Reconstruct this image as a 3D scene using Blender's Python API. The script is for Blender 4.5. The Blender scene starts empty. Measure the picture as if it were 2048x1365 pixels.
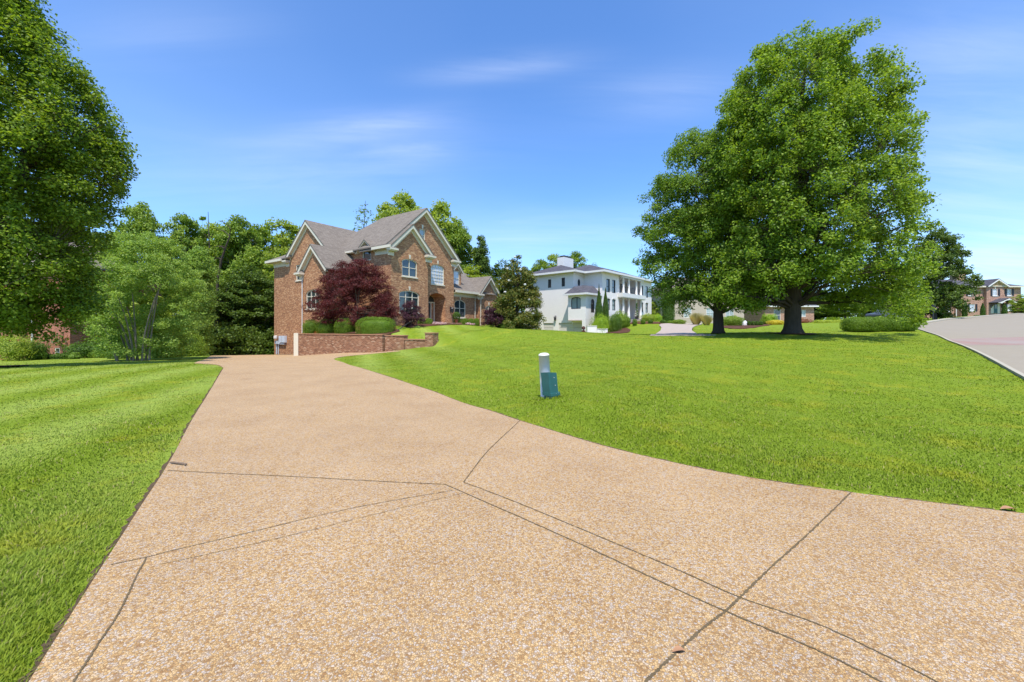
import bpy, math, random
import numpy as np
from mathutils import Vector, Matrix
from mathutils.geometry import tessellate_polygon, delaunay_2d_cdt
random.seed(7); RNG = np.random.default_rng(11)
S = bpy.context.scene; COL = S.collection
F, CX, HY, EYE = 796.0, 1024.0, 655.0, 1.5          # pinhole of the photo: focal, centre, horizon, eye height

# ------------------------------------------------------------------ objects
def tag(o, label=None, cat=None, group=None, kind=None):
    if label: o['label'] = label
    if cat: o['category'] = cat
    if group: o['group'] = group
    if kind: o['kind'] = kind
    return o
def empty(name, loc=(0, 0, 0), rz=0, label=None, cat=None, group=None):
    o = bpy.data.objects.new(name, None); COL.objects.link(o)
    o.location = loc; o.rotation_euler = (0, 0, rz); o.empty_display_size = .2
    return tag(o, label, cat, group)
class MB:
    def __init__(s): s.v = []; s.f = []
    def add(s, vs, fs):
        n = len(s.v); s.v += [tuple(v) for v in vs]; s.f += [tuple(i + n for i in f) for f in fs]; return s
    def box(s, x0, x1, y0, y1, z0, z1):
        return s.add([(x0,y0,z0),(x1,y0,z0),(x1,y1,z0),(x0,y1,z0),(x0,y0,z1),(x1,y0,z1),(x1,y1,z1),(x0,y1,z1)],
              [(0,3,2,1),(4,5,6,7),(0,1,5,4),(1,2,6,5),(2,3,7,6),(3,0,4,7)])
    def slab(s, pts, th):                             # polygon extruded straight down
        n = len(pts); lo = [(p[0], p[1], p[2] - th) for p in pts]
        return s.add(list(pts) + lo, [tuple(range(n)), tuple(range(2*n-1, n-1, -1))] + [(i, i+n, (i+1) % n + n, (i+1) % n) for i in range(n)])
    def prism(s, pts, d):                             # polygon extruded by vector d
        n = len(pts); lo = [(p[0]+d[0], p[1]+d[1], p[2]+d[2]) for p in pts]
        return s.add(list(pts) + lo, [tuple(range(n)), tuple(range(2*n-1, n-1, -1))] + [(i, i+n, (i+1) % n + n, (i+1) % n) for i in range(n)])
    def tube(s, pts, rad, n=8, cap=True):
        pts = [Vector(p) for p in pts]; base = len(s.v); m = len(pts)
        for i, p in enumerate(pts):
            d = (pts[min(i+1, m-1)] - pts[max(i-1, 0)]).normalized()
            a = d.cross(Vector((0, 0, 1)) if abs(d.z) < .9 else Vector((1, 0, 0))).normalized(); b = d.cross(a)
            r = rad[i] if hasattr(rad, '__len__') else rad
            for k in range(n):
                q = p + a * (r*math.cos(2*math.pi*k/n)) + b * (r*math.sin(2*math.pi*k/n)); s.v.append(tuple(q))
        for i in range(m-1):
            for k in range(n):
                s.f.append((base+i*n+k, base+i*n+(k+1) % n, base+(i+1)*n+(k+1) % n, base+(i+1)*n+k))
        if cap:
            s.f.append(tuple(base+k for k in range(n))); s.f.append(tuple(base+(m-1)*n+k for k in reversed(range(n))))
        return s
    def lathe(s, prof, n=16, c=(0, 0, 0)):
        base = len(s.v)
        for r, z in prof:
            for k in range(n): s.v.append((c[0]+r*math.cos(2*math.pi*k/n), c[1]+r*math.sin(2*math.pi*k/n), c[2]+z))
        for i in range(len(prof)-1):
            for k in range(n): s.f.append((base+i*n+k, base+i*n+(k+1) % n, base+(i+1)*n+(k+1) % n, base+(i+1)*n+k))
        s.f.append(tuple(base+k for k in reversed(range(n)))); s.f.append(tuple(base+(len(prof)-1)*n+k for k in range(n)))
        return s
    def build(s, name, mat, parent=None, smooth=False, label=None):
        me = bpy.data.meshes.new(name); me.from_pydata(s.v, [], s.f); me.materials.append(mat); me.update()
        if smooth:
            for p in me.polygons: p.use_smooth = True
        o = bpy.data.objects.new(name, me); COL.objects.link(o)
        if parent: o.parent = parent
        if label: o['label'] = label
        return o
def np_mesh(name, V, Fs, mat, parent=None, smooth=False):   # V (n,3), Fs (m,k)
    me = bpy.data.meshes.new(name); k = Fs.shape[1]; m = len(Fs)
    me.vertices.add(len(V)); me.vertices.foreach_set('co', np.ascontiguousarray(V, dtype=np.float32).ravel())
    me.loops.add(m*k); me.loops.foreach_set('vertex_index', np.ascontiguousarray(Fs, dtype=np.int32).ravel())
    me.polygons.add(m); me.polygons.foreach_set('loop_start', np.arange(0, m*k, k, dtype=np.int32))
    try: me.polygons.foreach_set('loop_total', np.full(m, k, dtype=np.int32))
    except Exception: pass
    me.update(calc_edges=True); me.validate(); me.materials.append(mat)
    if smooth: me.polygons.foreach_set('use_smooth', np.ones(m, dtype=bool))
    o = bpy.data.objects.new(name, me); COL.objects.link(o)
    if parent: o.parent = parent
    return o
def copy_tree(o, parent=None):
    c = o.copy(); COL.objects.link(c); c.parent = parent
    for ch in list(o.children): copy_tree(ch, c)
    return c

# ------------------------------------------------------------------ materials
class N:
    def __init__(s, name):
        s.m = bpy.data.materials.new(name); s.m.use_nodes = True; s.t = s.m.node_tree; s.t.nodes.clear()
        s.out = s.t.nodes.new('ShaderNodeOutputMaterial')
    def n(s, typ, **kw):
        x = s.t.nodes.new('ShaderNode' + typ)
        for k, v in kw.items():
            if k in x.inputs.keys() if isinstance(k, str) else False: pass
            setattr(x, k, v)
        return x
    def l(s, a, b): s.t.links.new(a, b)
    def ramp(s, src, stops, interp='LINEAR'):
        r = s.n('ValToRGB'); cr = r.color_ramp; cr.interpolation = interp
        while len(cr.elements) < len(stops): cr.elements.new(.5)
        for e, (p, c) in zip(cr.elements, stops): e.position = p; e.color = (*c, 1)
        s.l(src, r.inputs['Fac']); return r.outputs['Color']
    def noise(s, vec, scale, detail=3, rough=.55):
        x = s.n('TexNoise'); x.inputs['Scale'].default_value = scale; x.inputs['Detail'].default_value = detail; x.inputs['Roughness'].default_value = rough
        if vec is not None: s.l(vec, x.inputs['Vector'])
        return x.outputs['Fac']
    def mix(s, fac, a, b, mode='MIX'):
        x = s.n('Mix', data_type='RGBA', blend_type=mode)
        for sock, val in ((x.inputs['Factor'], fac), (x.inputs['A'], a), (x.inputs['B'], b)) if False else ((x.inputs[0], fac), (x.inputs[6], a), (x.inputs[7], b)):
            if hasattr(val, 'is_linked'): s.l(val, sock)
            elif isinstance(val, tuple): sock.default_value = (*val, 1)
            else: sock.default_value = val
        return x.outputs[2]
    def math(s, op, a, b=None, c=None, clamp=False):
        x = s.n('Math', operation=op, use_clamp=clamp)
        for i, v in enumerate((a, b, c)):
            if v is None: continue
            if hasattr(v, 'is_linked'): s.l(v, x.inputs[i])
            else: x.inputs[i].default_value = v
        return x.outputs[0]
    def bump(s, h, strength, dist):
        x = s.n('Bump'); x.inputs['Strength'].default_value = strength; x.inputs['Distance'].default_value = dist; s.l(h, x.inputs['Height']); return x.outputs['Normal']
    def pbr(s, col, rough=.8, spec=.3, normal=None, metal=0):
        p = s.n('BsdfPrincipled'); p.inputs['Roughness'].default_value = rough; p.inputs['Specular IOR Level'].default_value = spec; p.inputs['Metallic'].default_value = metal
        if hasattr(col, 'is_linked'): s.l(col, p.inputs['Base Color'])
        else: p.inputs['Base Color'].default_value = (*col, 1)
        if normal is not None: s.l(normal, p.inputs['Normal'])
        s.l(p.outputs[0], s.out.inputs['Surface']); return p
    def pos(s): return s.n('NewGeometry').outputs['Position']
    def obj(s): return s.n('TexCoord').outputs['Object']
def plain(name, col, rough=.6, spec=.35, var=.12, scale=3., metal=0):
    k = N(name); f = k.noise(k.obj(), scale, 4)
    c = k.mix(f, tuple(x*(1-var) for x in col), tuple(min(1, x*(1+var)) for x in col)); k.pbr(c, rough, spec, metal=metal); return k.m
def brick(name, c1, c2, mortar, pale=None, bw=.215, bh=.075, bumpd=.006):
    k = N(name); sx = k.n('SeparateXYZ'); k.l(k.obj(), sx.inputs[0])
    cb = k.n('CombineXYZ'); k.l(k.math('ADD', sx.outputs[0], sx.outputs[1]), cb.inputs[0]); k.l(sx.outputs[2], cb.inputs[1])
    b = k.n('TexBrick'); k.l(cb.outputs[0], b.inputs['Vector'])
    b.inputs['Scale'].default_value = 1; b.inputs['Brick Width'].default_value = bw; b.inputs['Row Height'].default_value = bh
    b.inputs['Mortar Size'].default_value = .006; b.inputs['Mortar Smooth'].default_value = .3; b.inputs['Bias'].default_value = 0
    b.inputs['Color1'].default_value = (0, 0, 0, 1); b.inputs['Color2'].default_value = (1, 1, 1, 1); b.inputs['Mortar'].default_value = (.5, .5, .5, 1)
    stops = [(0, tuple(x*.62 for x in c2)), (.18, c2), (.5, tuple((x+y)/2 for x, y in zip(c1, c2))), (.8, c1), (1, pale or tuple(min(1, x*1.35) for x in c1))]
    col = k.ramp(b.outputs['Color'], stops)
    big = k.noise(k.obj(), .7, 4)
    col = k.mix(k.math('MULTIPLY', big, .35), col, tuple(min(1, x*1.1) for x in c1))
    blot = k.noise(k.obj(), 5.5, 6, .75); col = k.mix(k.math('MULTIPLY_ADD', blot, 5., -2.75, clamp=True), col, tuple(x*.75 for x in c2))
    col = k.mix(b.outputs['Fac'], col, mortar)
    k.pbr(col, .9, .15, k.bump(k.math('SUBTRACT', 1, b.outputs['Fac']), .5, bumpd)); return k.m
def shingle(name, c1, c2):
    k = N(name); o = k.obj(); sx = k.n('SeparateXYZ'); k.l(o, sx.inputs[0])
    cb = k.n('CombineXYZ'); k.l(k.math('ADD', sx.outputs[0], sx.outputs[1]), cb.inputs[0]); k.l(sx.outputs[2], cb.inputs[1])
    b = k.n('TexBrick'); k.l(cb.outputs[0], b.inputs['Vector']); b.inputs['Scale'].default_value = 1
    b.inputs['Brick Width'].default_value = .3; b.inputs['Row Height'].default_value = .11; b.inputs['Mortar Size'].default_value = .008
    b.inputs['Color1'].default_value = (*c1, 1); b.inputs['Color2'].default_value = (*c2, 1); b.inputs['Mortar'].default_value = (*[x*.5 for x in c2], 1)
    col = k.mix(k.math('MULTIPLY', k.noise(o, 1.1, 5), .5), b.outputs['Color'], c1)
    k.pbr(col, .95, .1, k.bump(b.outputs['Fac'], .4, .01)); return k.m
def leafmat(name, a, b, c, trans=.35, clump=.5):
    # each leaf its own tint (island) plus young / old growth by region
    k = N(name); g = k.n('NewGeometry'); rnd = g.outputs['Random Per Island']
    col = k.ramp(rnd, [(0, a), (.55, b), (1, c)])
    f = k.noise(g.outputs['Position'], clump, 3)
    f = k.math('MULTIPLY_ADD', f, 2.4, -.75, clamp=True)
    col = k.mix(k.math('MULTIPLY', f, .55), col, c)
    d = k.n('BsdfPrincipled'); d.inputs['Roughness'].default_value = .5; d.inputs['Specular IOR Level'].default_value = .25; k.l(col, d.inputs['Base Color'])
    t = k.n('BsdfTranslucent'); k.l(k.mix(1.0, col, (1.25, 1.25, .6), 'MULTIPLY'), t.inputs['Color'])
    m = k.n('MixShader'); m.inputs[0].default_value = trans; k.l(d.outputs[0], m.inputs[1]); k.l(t.outputs[0], m.inputs[2]); k.l(m.outputs[0], k.out.inputs['Surface'])
    return k.m
def barkmat(name, a, b):
    k = N(name); mp = k.n('Mapping'); k.l(k.obj(), mp.inputs[0]); mp.inputs['Scale'].default_value = (9, 9, 1.6)
    f = k.noise(mp.outputs[0], 1.6, 6, .65); k.pbr(k.mix(f, a, b), .95, .1, k.bump(f, .8, .04)); return k.m
def glassmat(name, tint=(.03, .045, .05), blind=None):
    k = N(name); col = tint
    if blind:
        sx = k.n('SeparateXYZ'); k.l(k.obj(), sx.inputs[0]); f = k.noise(k.obj(), 1.3, 2)
        col = k.mix(f, blind[0], blind[1])
    p = k.pbr(col, .04, .9); p.inputs['Coat Weight'].default_value = .3; p.inputs['Coat Roughness'].default_value = .02; return k.m

def grass_colour(k, pos):
    f1 = k.noise(pos, .55, 4, .6); f2 = k.noise(pos, 3.2, 4, .6)
    sx = k.n('SeparateXYZ'); k.l(pos, sx.inputs[0])
    # mowing bands: light on alternating blade lean painted in as paler colour, 1.1 m wide
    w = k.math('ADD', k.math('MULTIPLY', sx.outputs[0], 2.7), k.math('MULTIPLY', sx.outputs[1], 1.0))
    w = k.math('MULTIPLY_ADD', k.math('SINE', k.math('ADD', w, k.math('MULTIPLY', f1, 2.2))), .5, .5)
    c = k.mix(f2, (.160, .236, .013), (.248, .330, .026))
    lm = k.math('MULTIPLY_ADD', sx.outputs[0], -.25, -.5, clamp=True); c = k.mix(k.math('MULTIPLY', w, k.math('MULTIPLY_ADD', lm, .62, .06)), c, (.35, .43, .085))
    y = k.math('MULTIPLY_ADD', k.noise(pos, 1.25, 6, .68), 5., -2.55, clamp=True)
    c = k.mix(k.math('MULTIPLY', y, .55), c, (.40, .37, .025))
    return c
M = {}
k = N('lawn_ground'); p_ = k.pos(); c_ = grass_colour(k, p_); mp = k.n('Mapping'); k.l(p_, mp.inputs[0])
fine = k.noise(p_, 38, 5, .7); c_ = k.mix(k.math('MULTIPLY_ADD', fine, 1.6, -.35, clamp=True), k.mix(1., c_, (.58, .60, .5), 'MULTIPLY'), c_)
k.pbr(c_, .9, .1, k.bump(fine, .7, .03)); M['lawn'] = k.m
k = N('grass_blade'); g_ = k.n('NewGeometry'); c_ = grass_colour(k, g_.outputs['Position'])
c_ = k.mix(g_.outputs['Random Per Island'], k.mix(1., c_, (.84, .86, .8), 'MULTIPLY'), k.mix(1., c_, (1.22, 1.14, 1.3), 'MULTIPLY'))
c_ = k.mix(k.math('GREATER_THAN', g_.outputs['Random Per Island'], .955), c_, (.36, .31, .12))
d_ = k.n('BsdfPrincipled'); d_.inputs['Roughness'].default_value = .5; d_.inputs['Specular IOR Level'].default_value = .10; k.l(c_, d_.inputs['Base Color'])
t_ = k.n('BsdfTranslucent'); k.l(c_, t_.inputs[0]); x_ = k.n('MixShader'); x_.inputs[0].default_value = .3
k.l(d_.outputs[0], x_.inputs[1]); k.l(t_.outputs[0], x_.inputs[2]); k.l(x_.outputs[0], k.out.inputs[0]); M['blade'] = k.m

k = N('exposed_aggregate'); p_ = k.pos()
wob = k.n('TexNoise'); k.l(p_, wob.inputs['Vector']); wob.inputs['Scale'].default_value = 60; wob.inputs['Detail'].default_value = 2
av = k.n('VectorMath', operation='MULTIPLY_ADD'); k.l(wob.outputs['Color'], av.inputs[0]); av.inputs[1].default_value = (.012, .012, .012); k.l(p_, av.inputs[2])
def vor(feature, scale):
    v = k.n('TexVoronoi', feature=feature); v.inputs['Scale'].default_value = scale; k.l(av.outputs[0], v.inputs['Vector']); return v
v1 = vor('F1', 94); v2 = vor('DISTANCE_TO_EDGE', 94); v3 = vor('F1', 44)
sc = k.n('SeparateColor'); k.l(v1.outputs['Color'], sc.inputs[0])
peb = k.ramp(sc.outputs[0], [(0, (.30, .155, .055)), (.2, (.44, .255, .095)), (.42, (.56, .355, .140)), (.66, (.64, .44, .21)), (.82, (.56, .435, .295)), (.92, (.49, .42, .345)), (1, (.61, .49, .345))])
sc3 = k.n('SeparateColor'); k.l(v3.outputs['Color'], sc3.inputs[0])
peb = k.mix(k.math('MULTIPLY', k.math('GREATER_THAN', sc3.outputs[1], .87), .26), peb, (.47, .43, .38))
edge = k.math('MULTIPLY_ADD', v2.outputs['Distance'], 7., 0., clamp=True)
peb = k.mix(edge, (.36, .235, .115), peb)
big = k.noise(p_, .9, 5, .6); st_ = k.noise(p_, 2.6, 6, .7); peb = k.mix(k.math('MULTIPLY_ADD', st_, 3.2, -1.85, clamp=True), peb, k.mix(1., peb, (.76, .72, .68), 'MULTIPLY')); peb = k.mix(1., peb, k.ramp(big, [(.25, (.76, .715, .70)), (.5, (.87, .85, .86)), (.75, (.94, .925, .955))]), 'MULTIPLY')
hh = k.math('ADD', edge, k.math('MULTIPLY', sc.outputs[1], .8))
k.pbr(peb, .75, .3, k.bump(hh, .6, .005)); M['agg'] = k.m

M['joint'] = plain('joint_dirt', (.125, .092, .052), .95, .05, .5, 30)
M['soil'] = plain('soil', (.10, .07, .042), .95, .05, .5, 14)
k = N('mulch'); p_ = k.pos(); f_ = k.noise(p_, 14, 6, .7); k.pbr(k.mix(f_, (.035, .016, .01), (.16, .075, .045)), .95, .1, k.bump(f_, 1, .06)); M['mulch'] = k.m
k = N('asphalt'); p_ = k.pos(); f_ = k.noise(p_, 1.1, 6, .6); g2 = k.noise(p_, 90, 3)
k.pbr(k.mix(k.math('MULTIPLY', g2, .5), k.mix(f_, (.27, .232, .175), (.345, .295, .222)), (.185, .16, .12)), .9, .2, k.bump(g2, .4, .01)); M['asphalt'] = k.m
k = N('paver_band'); p_ = k.pos(); b_ = k.n('TexBrick'); k.l(p_, b_.inputs['Vector']); b_.inputs['Scale'].default_value = 1; b_.inputs['Brick Width'].default_value = .2; b_.inputs['Row Height'].default_value = .1
b_.inputs['Color1'].default_value = (.32, .16, .125, 1); b_.inputs['Color2'].default_value = (.27, .165, .14, 1); b_.inputs['Mortar'].default_value = (.27, .22, .195, 1); b_.inputs['Mortar Size'].default_value = .012
k.pbr(k.mix(k.math('MULTIPLY_ADD', k.noise(p_, .35, 3), 3, -1, clamp=True), b_.outputs['Color'], (.29, .235, .205)), .9, .2); M['paver'] = k.m
M['kerb'] = plain('kerb_concrete', (.36, .325, .25), .9, .2, .15, 5)
M['pale_drive'] = plain('pale_concrete', (.37, .30, .25), .9, .2, .12, 2)
M['brick'] = brick('tan_red_brick', (.45, .22, .105), (.25, .108, .056), (.45, .31, .20), (.60, .37, .20))
M['brick_wall'] = brick('garden_brick', (.33, .160, .085), (.185, .075, .042), (.38, .28, .20), (.46, .32, .21))
M['brick_cap'] = plain('brick_coping', (.36, .19, .11), .9, .15, .3, 8)
M['brick_far'] = brick('pink_brick', (.42, .235, .165), (.30, .15, .10), (.45, .36, .29))
M['brick_tan'] = brick('yellow_brick', (.46, .31, .15), (.32, .19, .09), (.45, .36, .26))
M['brick_red'] = brick('red_brick', (.37, .125, .07), (.26, .08, .045), (.48, .35, .28))
k = N('painted_brick'); o_ = k.obj(); sx = k.n('SeparateXYZ'); k.l(o_, sx.inputs[0]); cb = k.n('CombineXYZ'); k.l(k.math('ADD', sx.outputs[0], sx.outputs[1]), cb.inputs[0]); k.l(sx.outputs[2], cb.inputs[1])
b_ = k.n('TexBrick'); k.l(cb.outputs[0], b_.inputs['Vector']); b_.inputs['Scale'].default_value = 1; b_.inputs['Brick Width'].default_value = .215; b_.inputs['Row Height'].default_value = .075; b_.inputs['Mortar Size'].default_value = .007
b_.inputs['Color1'].default_value = (.82, .765, .715, 1); b_.inputs['Color2'].default_value = (.775, .72, .675, 1); b_.inputs['Mortar'].default_value = (.73, .685, .655, 1)
k.pbr(k.mix(k.math('MULTIPLY', k.noise(o_, .8, 5), .3), b_.outputs['Color'], (.72, .67, .64)), .8, .1); M['wbrick'] = k.m
M['roof'] = shingle('brown_shingle', (.225, .190, .156), (.150, .124, .102))
M['roof_dark'] = shingle('slate_shingle', (.11, .105, .12), (.06, .058, .068))
M['trim'] = plain('cream_trim', (.66, .60, .47), .55, .4, .06)
M['trim_white'] = plain('white_trim', (.68, .655, .62), .5, .4, .05)
M['white'] = plain('white_paint', (.66, .635, .60), .5, .4, .05)
M['black'] = plain('black_paint', (.02, .021, .024), .45, .5, .2)
M['darkmetal'] = plain('dark_iron', (.035, .033, .032), .5, .5, .2)
M['shutter'] = plain('black_shutter', (.018, .02, .03), .5, .4, .1)
M['glass'] = glassmat('window_glass')
M['glass_blind'] = glassmat('window_curtain', blind=((.50, .53, .60), (.62, .65, .72)))
M['glass_pale'] = glassmat('window_pale', blind=((.26, .31, .31), (.42, .47, .47)))
M['door_red'] = plain('stained_door', (.10, .04, .025), .4, .5, .3)
M['garage'] = plain('garage_panel', (.60, .555, .51), .6, .3, .05)
M['tan'] = plain('tan_siding', (.46, .38, .30), .85, .2, .1)
M['gray'] = plain('meter_grey', (.52, .56, .62), .5, .4, .06)
M['pipe'] = plain('white_pipe', (.60, .58, .57), .45, .45, .05)
M['pipe_cap'] = plain('cream_cap', (.62, .59, .50), .45, .45, .05)
M['teal'] = plain('teal_plastic', (.022, .105, .100), .42, .5, .25, 6)
M['bolt'] = plain('steel_bolt', (.7, .7, .7), .3, .6, .05, metal=.6)
M['terracotta'] = plain('terracotta', (.30, .12, .06), .8, .2, .2)
M['carpaint'] = plain('car_paint', (.06, .065, .075), .25, .6, .1)
M['tyre'] = plain('tyre_rubber', (.02, .02, .02), .8, .2, .1)
M['bark'] = barkmat('maple_bark', (.028, .022, .017), (.115, .09, .066))
M['bark_grey'] = barkmat('grey_bark', (.06, .05, .042), (.20, .17, .14))
M['bark_pale'] = barkmat('pale_bark', (.15, .13, .10), (.32, .28, .23))
M['maple'] = leafmat('maple_leaf', (0.047, 0.104, 0.010), (0.138, 0.245, 0.021), (0.331, 0.435, 0.041), 0.44, .45)
M['maple2'] = leafmat('maple_leaf_b', (0.040, 0.094, 0.013), (0.122, 0.222, 0.022), (0.271, 0.376, 0.041), 0.44, .45)
M['lmaple'] = leafmat('side_maple_leaf', (0.044, 0.096, 0.012), (0.129, 0.227, 0.018), (0.305, 0.389, 0.039), .50, .5)
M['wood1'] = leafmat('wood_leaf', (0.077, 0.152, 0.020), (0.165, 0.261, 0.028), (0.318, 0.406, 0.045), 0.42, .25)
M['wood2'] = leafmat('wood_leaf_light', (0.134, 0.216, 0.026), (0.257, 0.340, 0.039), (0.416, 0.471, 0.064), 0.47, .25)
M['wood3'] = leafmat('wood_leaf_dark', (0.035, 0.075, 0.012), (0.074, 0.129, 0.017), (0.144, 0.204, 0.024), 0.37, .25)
M['crape'] = leafmat('fresh_leaf', (0.138, 0.242, 0.042), (0.235, 0.354, 0.065), (0.364, 0.476, 0.096), 0.47, .5)
M['magnolia'] = leafmat('magnolia_leaf', (0.036, 0.086, 0.016), (0.093, 0.146, 0.021), (0.245, 0.198, 0.039), 0.32, .8)
M['purple'] = leafmat('purple_leaf', (0.039, 0.007, 0.008), (0.096, 0.016, 0.016), (0.184, 0.038, 0.034), 0.42, .8)
M['plum'] = leafmat('plum_leaf', (0.031, 0.013, 0.024), (0.071, 0.023, 0.039), (0.129, 0.046, 0.066), 0.42, .8)
M['box'] = leafmat('boxwood_leaf', (0.066, 0.136, 0.012), (0.132, 0.231, 0.018), (0.226, 0.332, 0.028), 0.37, 1.5)
M['shrub_light'] = leafmat('bright_shrub', (0.161, 0.274, 0.016), (0.262, 0.394, 0.025), (0.362, 0.501, 0.036), 0.42, 1.)
M['shrub_dark'] = leafmat('dark_shrub', (0.037, 0.091, 0.014), (0.077, 0.152, 0.020), (0.151, 0.243, 0.025), 0.37, 1.)
M['thuja'] = leafmat('thuja_leaf', (0.037, 0.094, 0.020), (0.077, 0.148, 0.025), (0.131, 0.213, 0.030), 0.32, 1.)
M['orange_leaf'] = leafmat('orange_leaf', (0.230, 0.072, 0.016), (0.431, 0.159, 0.039), (0.604, 0.265, 0.066), 0.42, 2.)
M['yellow_leaf'] = leafmat('yellow_leaf', (0.402, 0.291, 0.020), (0.604, 0.476, 0.039), (0.719, 0.608, 0.079), 0.42, 2.)
M['ygreen'] = leafmat('lime_leaf', (0.230, 0.291, 0.026), (0.359, 0.423, 0.039), (0.475, 0.529, 0.066), 0.42, 2.)
M['redhedge'] = leafmat('bronze_leaf', (0.144, 0.046, 0.026), (0.259, 0.099, 0.053), (0.374, 0.171, 0.079), 0.42, 2.)
M['reed'] = leafmat('dry_grass', (0.431, 0.317, 0.159), (0.604, 0.450, 0.238), (0.489, 0.476, 0.159), 0.42, 2.)
M['petal'] = plain('pale_petal', (.70, .48, .44), .7, .2, .3, 9)
M['deadleaf'] = plain('dead_leaf', (.36, .19, .10), .7, .2, .3, 20)
M['twig'] = plain('twig_bark', (.18, .13, .09), .9, .1, .3, 20)

# ------------------------------------------------------------------ terrain
def P(px, py, D): return ((px-CX)/F*D, D, EYE-(py-HY)/F*D)
common = [(-3,1,0),(0,1,0),(4,1,0),(0,3,0),(-4,4,0),(5,4,0),(2,5,0),(0,-5,0),(-8,-5,0),(12,-5,.05),(0,8,0),(-3,8,0),(-6,8,-.03),(-12,10,-.10),(4,7,.02),(14,3,.15),
  P(447,735,16.5),P(860,770,10.4),P(0,735,17),P(1098,797,7.8),P(1700,760,10),P(2048,752,9.8),P(1900,690,18),P(1830,660,30),P(1000,700,19),P(1300,700,18),P(1585,668,22),P(1435,668,25),P(1700,690,17),
  P(950,654,45),P(1000,657,40),P(1090,662,36),P(1200,667,34),P(1320,671,32),P(1250,660,45),P(1260,643,56),P(1300,644,58),P(1400,650,50),P(1500,652,48),P(1640,645,60),P(1640,660,32),
  P(1905,640,45),P(2048,628,62),P(2048,690,20),P(1900,640,75),P(2000,632,76),P(2300,620,76),(10.2,46.5,.5),(5,50,0.1),(3,56,0),(200,200,6),(0,200,1),(300,50,5),(-200,0,-2.5),(200,-100,0),(-200,-200,-2),(-200,200,-1),(0,90,1.0)]
low = common + [P(700,730,18.5),P(665,720,23),P(300,722,26),P(110,716,36),P(430,713,34),P(430,712,42),P(548,710,44.5),P(598,712,34),P(680,709,30),P(768,704,30),P(820,698,28.7),P(873,692,28),(-40,60,-2.6),(-20,60,-2.4),(-60,40,-2.2),(-22,40,-1.25),(-22,50,-1.9)]
high = common + [P(620,669,35),P(700,668,32),P(768,668,31),P(830,672,30),P(873,678,28.6),P(900,661,33),P(870,648,39.5),P(780,655,34),P(920,668,28),(-12,45,1.5),(-22,40,.7),(-16,37,.9)]
def rbf(pts):
    A = np.array(pts, float); n = len(A); E2 = 9.
    K = np.sqrt(((A[:, None, :2]-A[None, :, :2])**2).sum(-1)+E2); Pm = np.c_[np.ones(n), A[:, :2]]
    W = np.linalg.solve(np.block([[K, Pm], [Pm.T, np.zeros((3, 3))]]), np.r_[A[:, 2], 0, 0, 0])
    def f(x, y):
        x = np.atleast_1d(np.asarray(x, float)); y = np.atleast_1d(np.asarray(y, float)); out = W[n] + W[n+1]*x + W[n+2]*y
        for i in range(n): out = out + W[i]*np.sqrt((x-A[i, 0])**2+(y-A[i, 1])**2+E2)
        return out
    return f
gL, gH = rbf(low), rbf(high)
WA = np.array(P(600, 712, 34)[:2]); WB = np.array(P(768, 704, 30)[:2]); WC = np.array(P(866, 692, 28.1)[:2])     # garden wall corners
dBC = (WC-WB)/np.linalg.norm(WC-WB); TAIL = WC + dBC*60
RET = np.array([-18.3, 39.5])                          # the wall returns to the house here
def side(x, y):                                        # signed distance to the wall line, + behind it (high ground)
    best = np.full(x.shape, 1e9); sg = np.zeros(x.shape)
    line = [RET+(RET-WA)*8, RET, WA, WB, WC, TAIL]
    for a, b in zip(line[:-1], line[1:]):
        d = b-a; L = d@d; t = np.clip(((x-a[0])*d[0]+(y-a[1])*d[1])/L, 0, 1)
        qx, qy = a[0]+t*d[0], a[1]+t*d[1]; r = np.hypot(x-qx, y-qy); s = np.sign(d[0]*(y-a[1])-d[1]*(x-a[0]))
        m = r < best; best = np.where(m, r, best); sg = np.where(m, s, sg)
    return best*sg
def G(x, y):
    x = np.atleast_1d(np.asarray(x, float)); y = np.atleast_1d(np.asarray(y, float))
    wd = np.interp(x, [-30, WC[0]-1, WC[0], 2], [.05, .05, .4, 6]); sh_ = np.interp(x, [WC[0]-1, WC[0]+1.5], [.50, 0]); s = np.clip(((side(x, y)-sh_)/wd+1)/2, 0, 1); s = s*s*(3-2*s)
    return gL(x, y)*(1-s) + gH(x, y)*s
def g1(x, y): return float(G(x, y)[0])
RS = np.geomspace(.7, 140, 900)
def hit(px, py):                                       # where the ray of a photo pixel meets the ground
    r = (px-CX)/F; z = EYE-(py-HY)/F*RS; d = z-G(r*RS, RS); i = int(np.argmax(d < 0))
    if d[i] >= 0: i = len(RS)-1
    a, b = RS[max(i-1, 0)], RS[i]; da, db = d[max(i-1, 0)], d[i]; D = a+(b-a)*da/(da-db) if da != db else b
    return (r*D, D)
def inside(poly, x, y):
    c = np.zeros(x.shape, bool); n = len(poly)
    for i in range(n):
        x0, y0 = poly[i]; x1, y1 = poly[(i+1) % n]
        m = ((y0 > y) != (y1 > y)); c ^= m & (x < (x1-x0)*(y-y0)/((y1-y0) or 1e-9)+x0)
    return c
def dist_poly(poly, x, y):
    best = np.full(x.shape, 1e9)
    for i in range(len(poly)):
        a = np.array(poly[i]); d = np.array(poly[(i+1) % len(poly)])-a; L = d@d
        if L < 1e-12: continue
        t = np.clip(((x-a[0])*d[0]+(y-a[1])*d[1])/L, 0, 1); best = np.minimum(best, np.hypot(x-a[0]-t*d[0], y-a[1]-t*d[1]))
    return best
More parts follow.
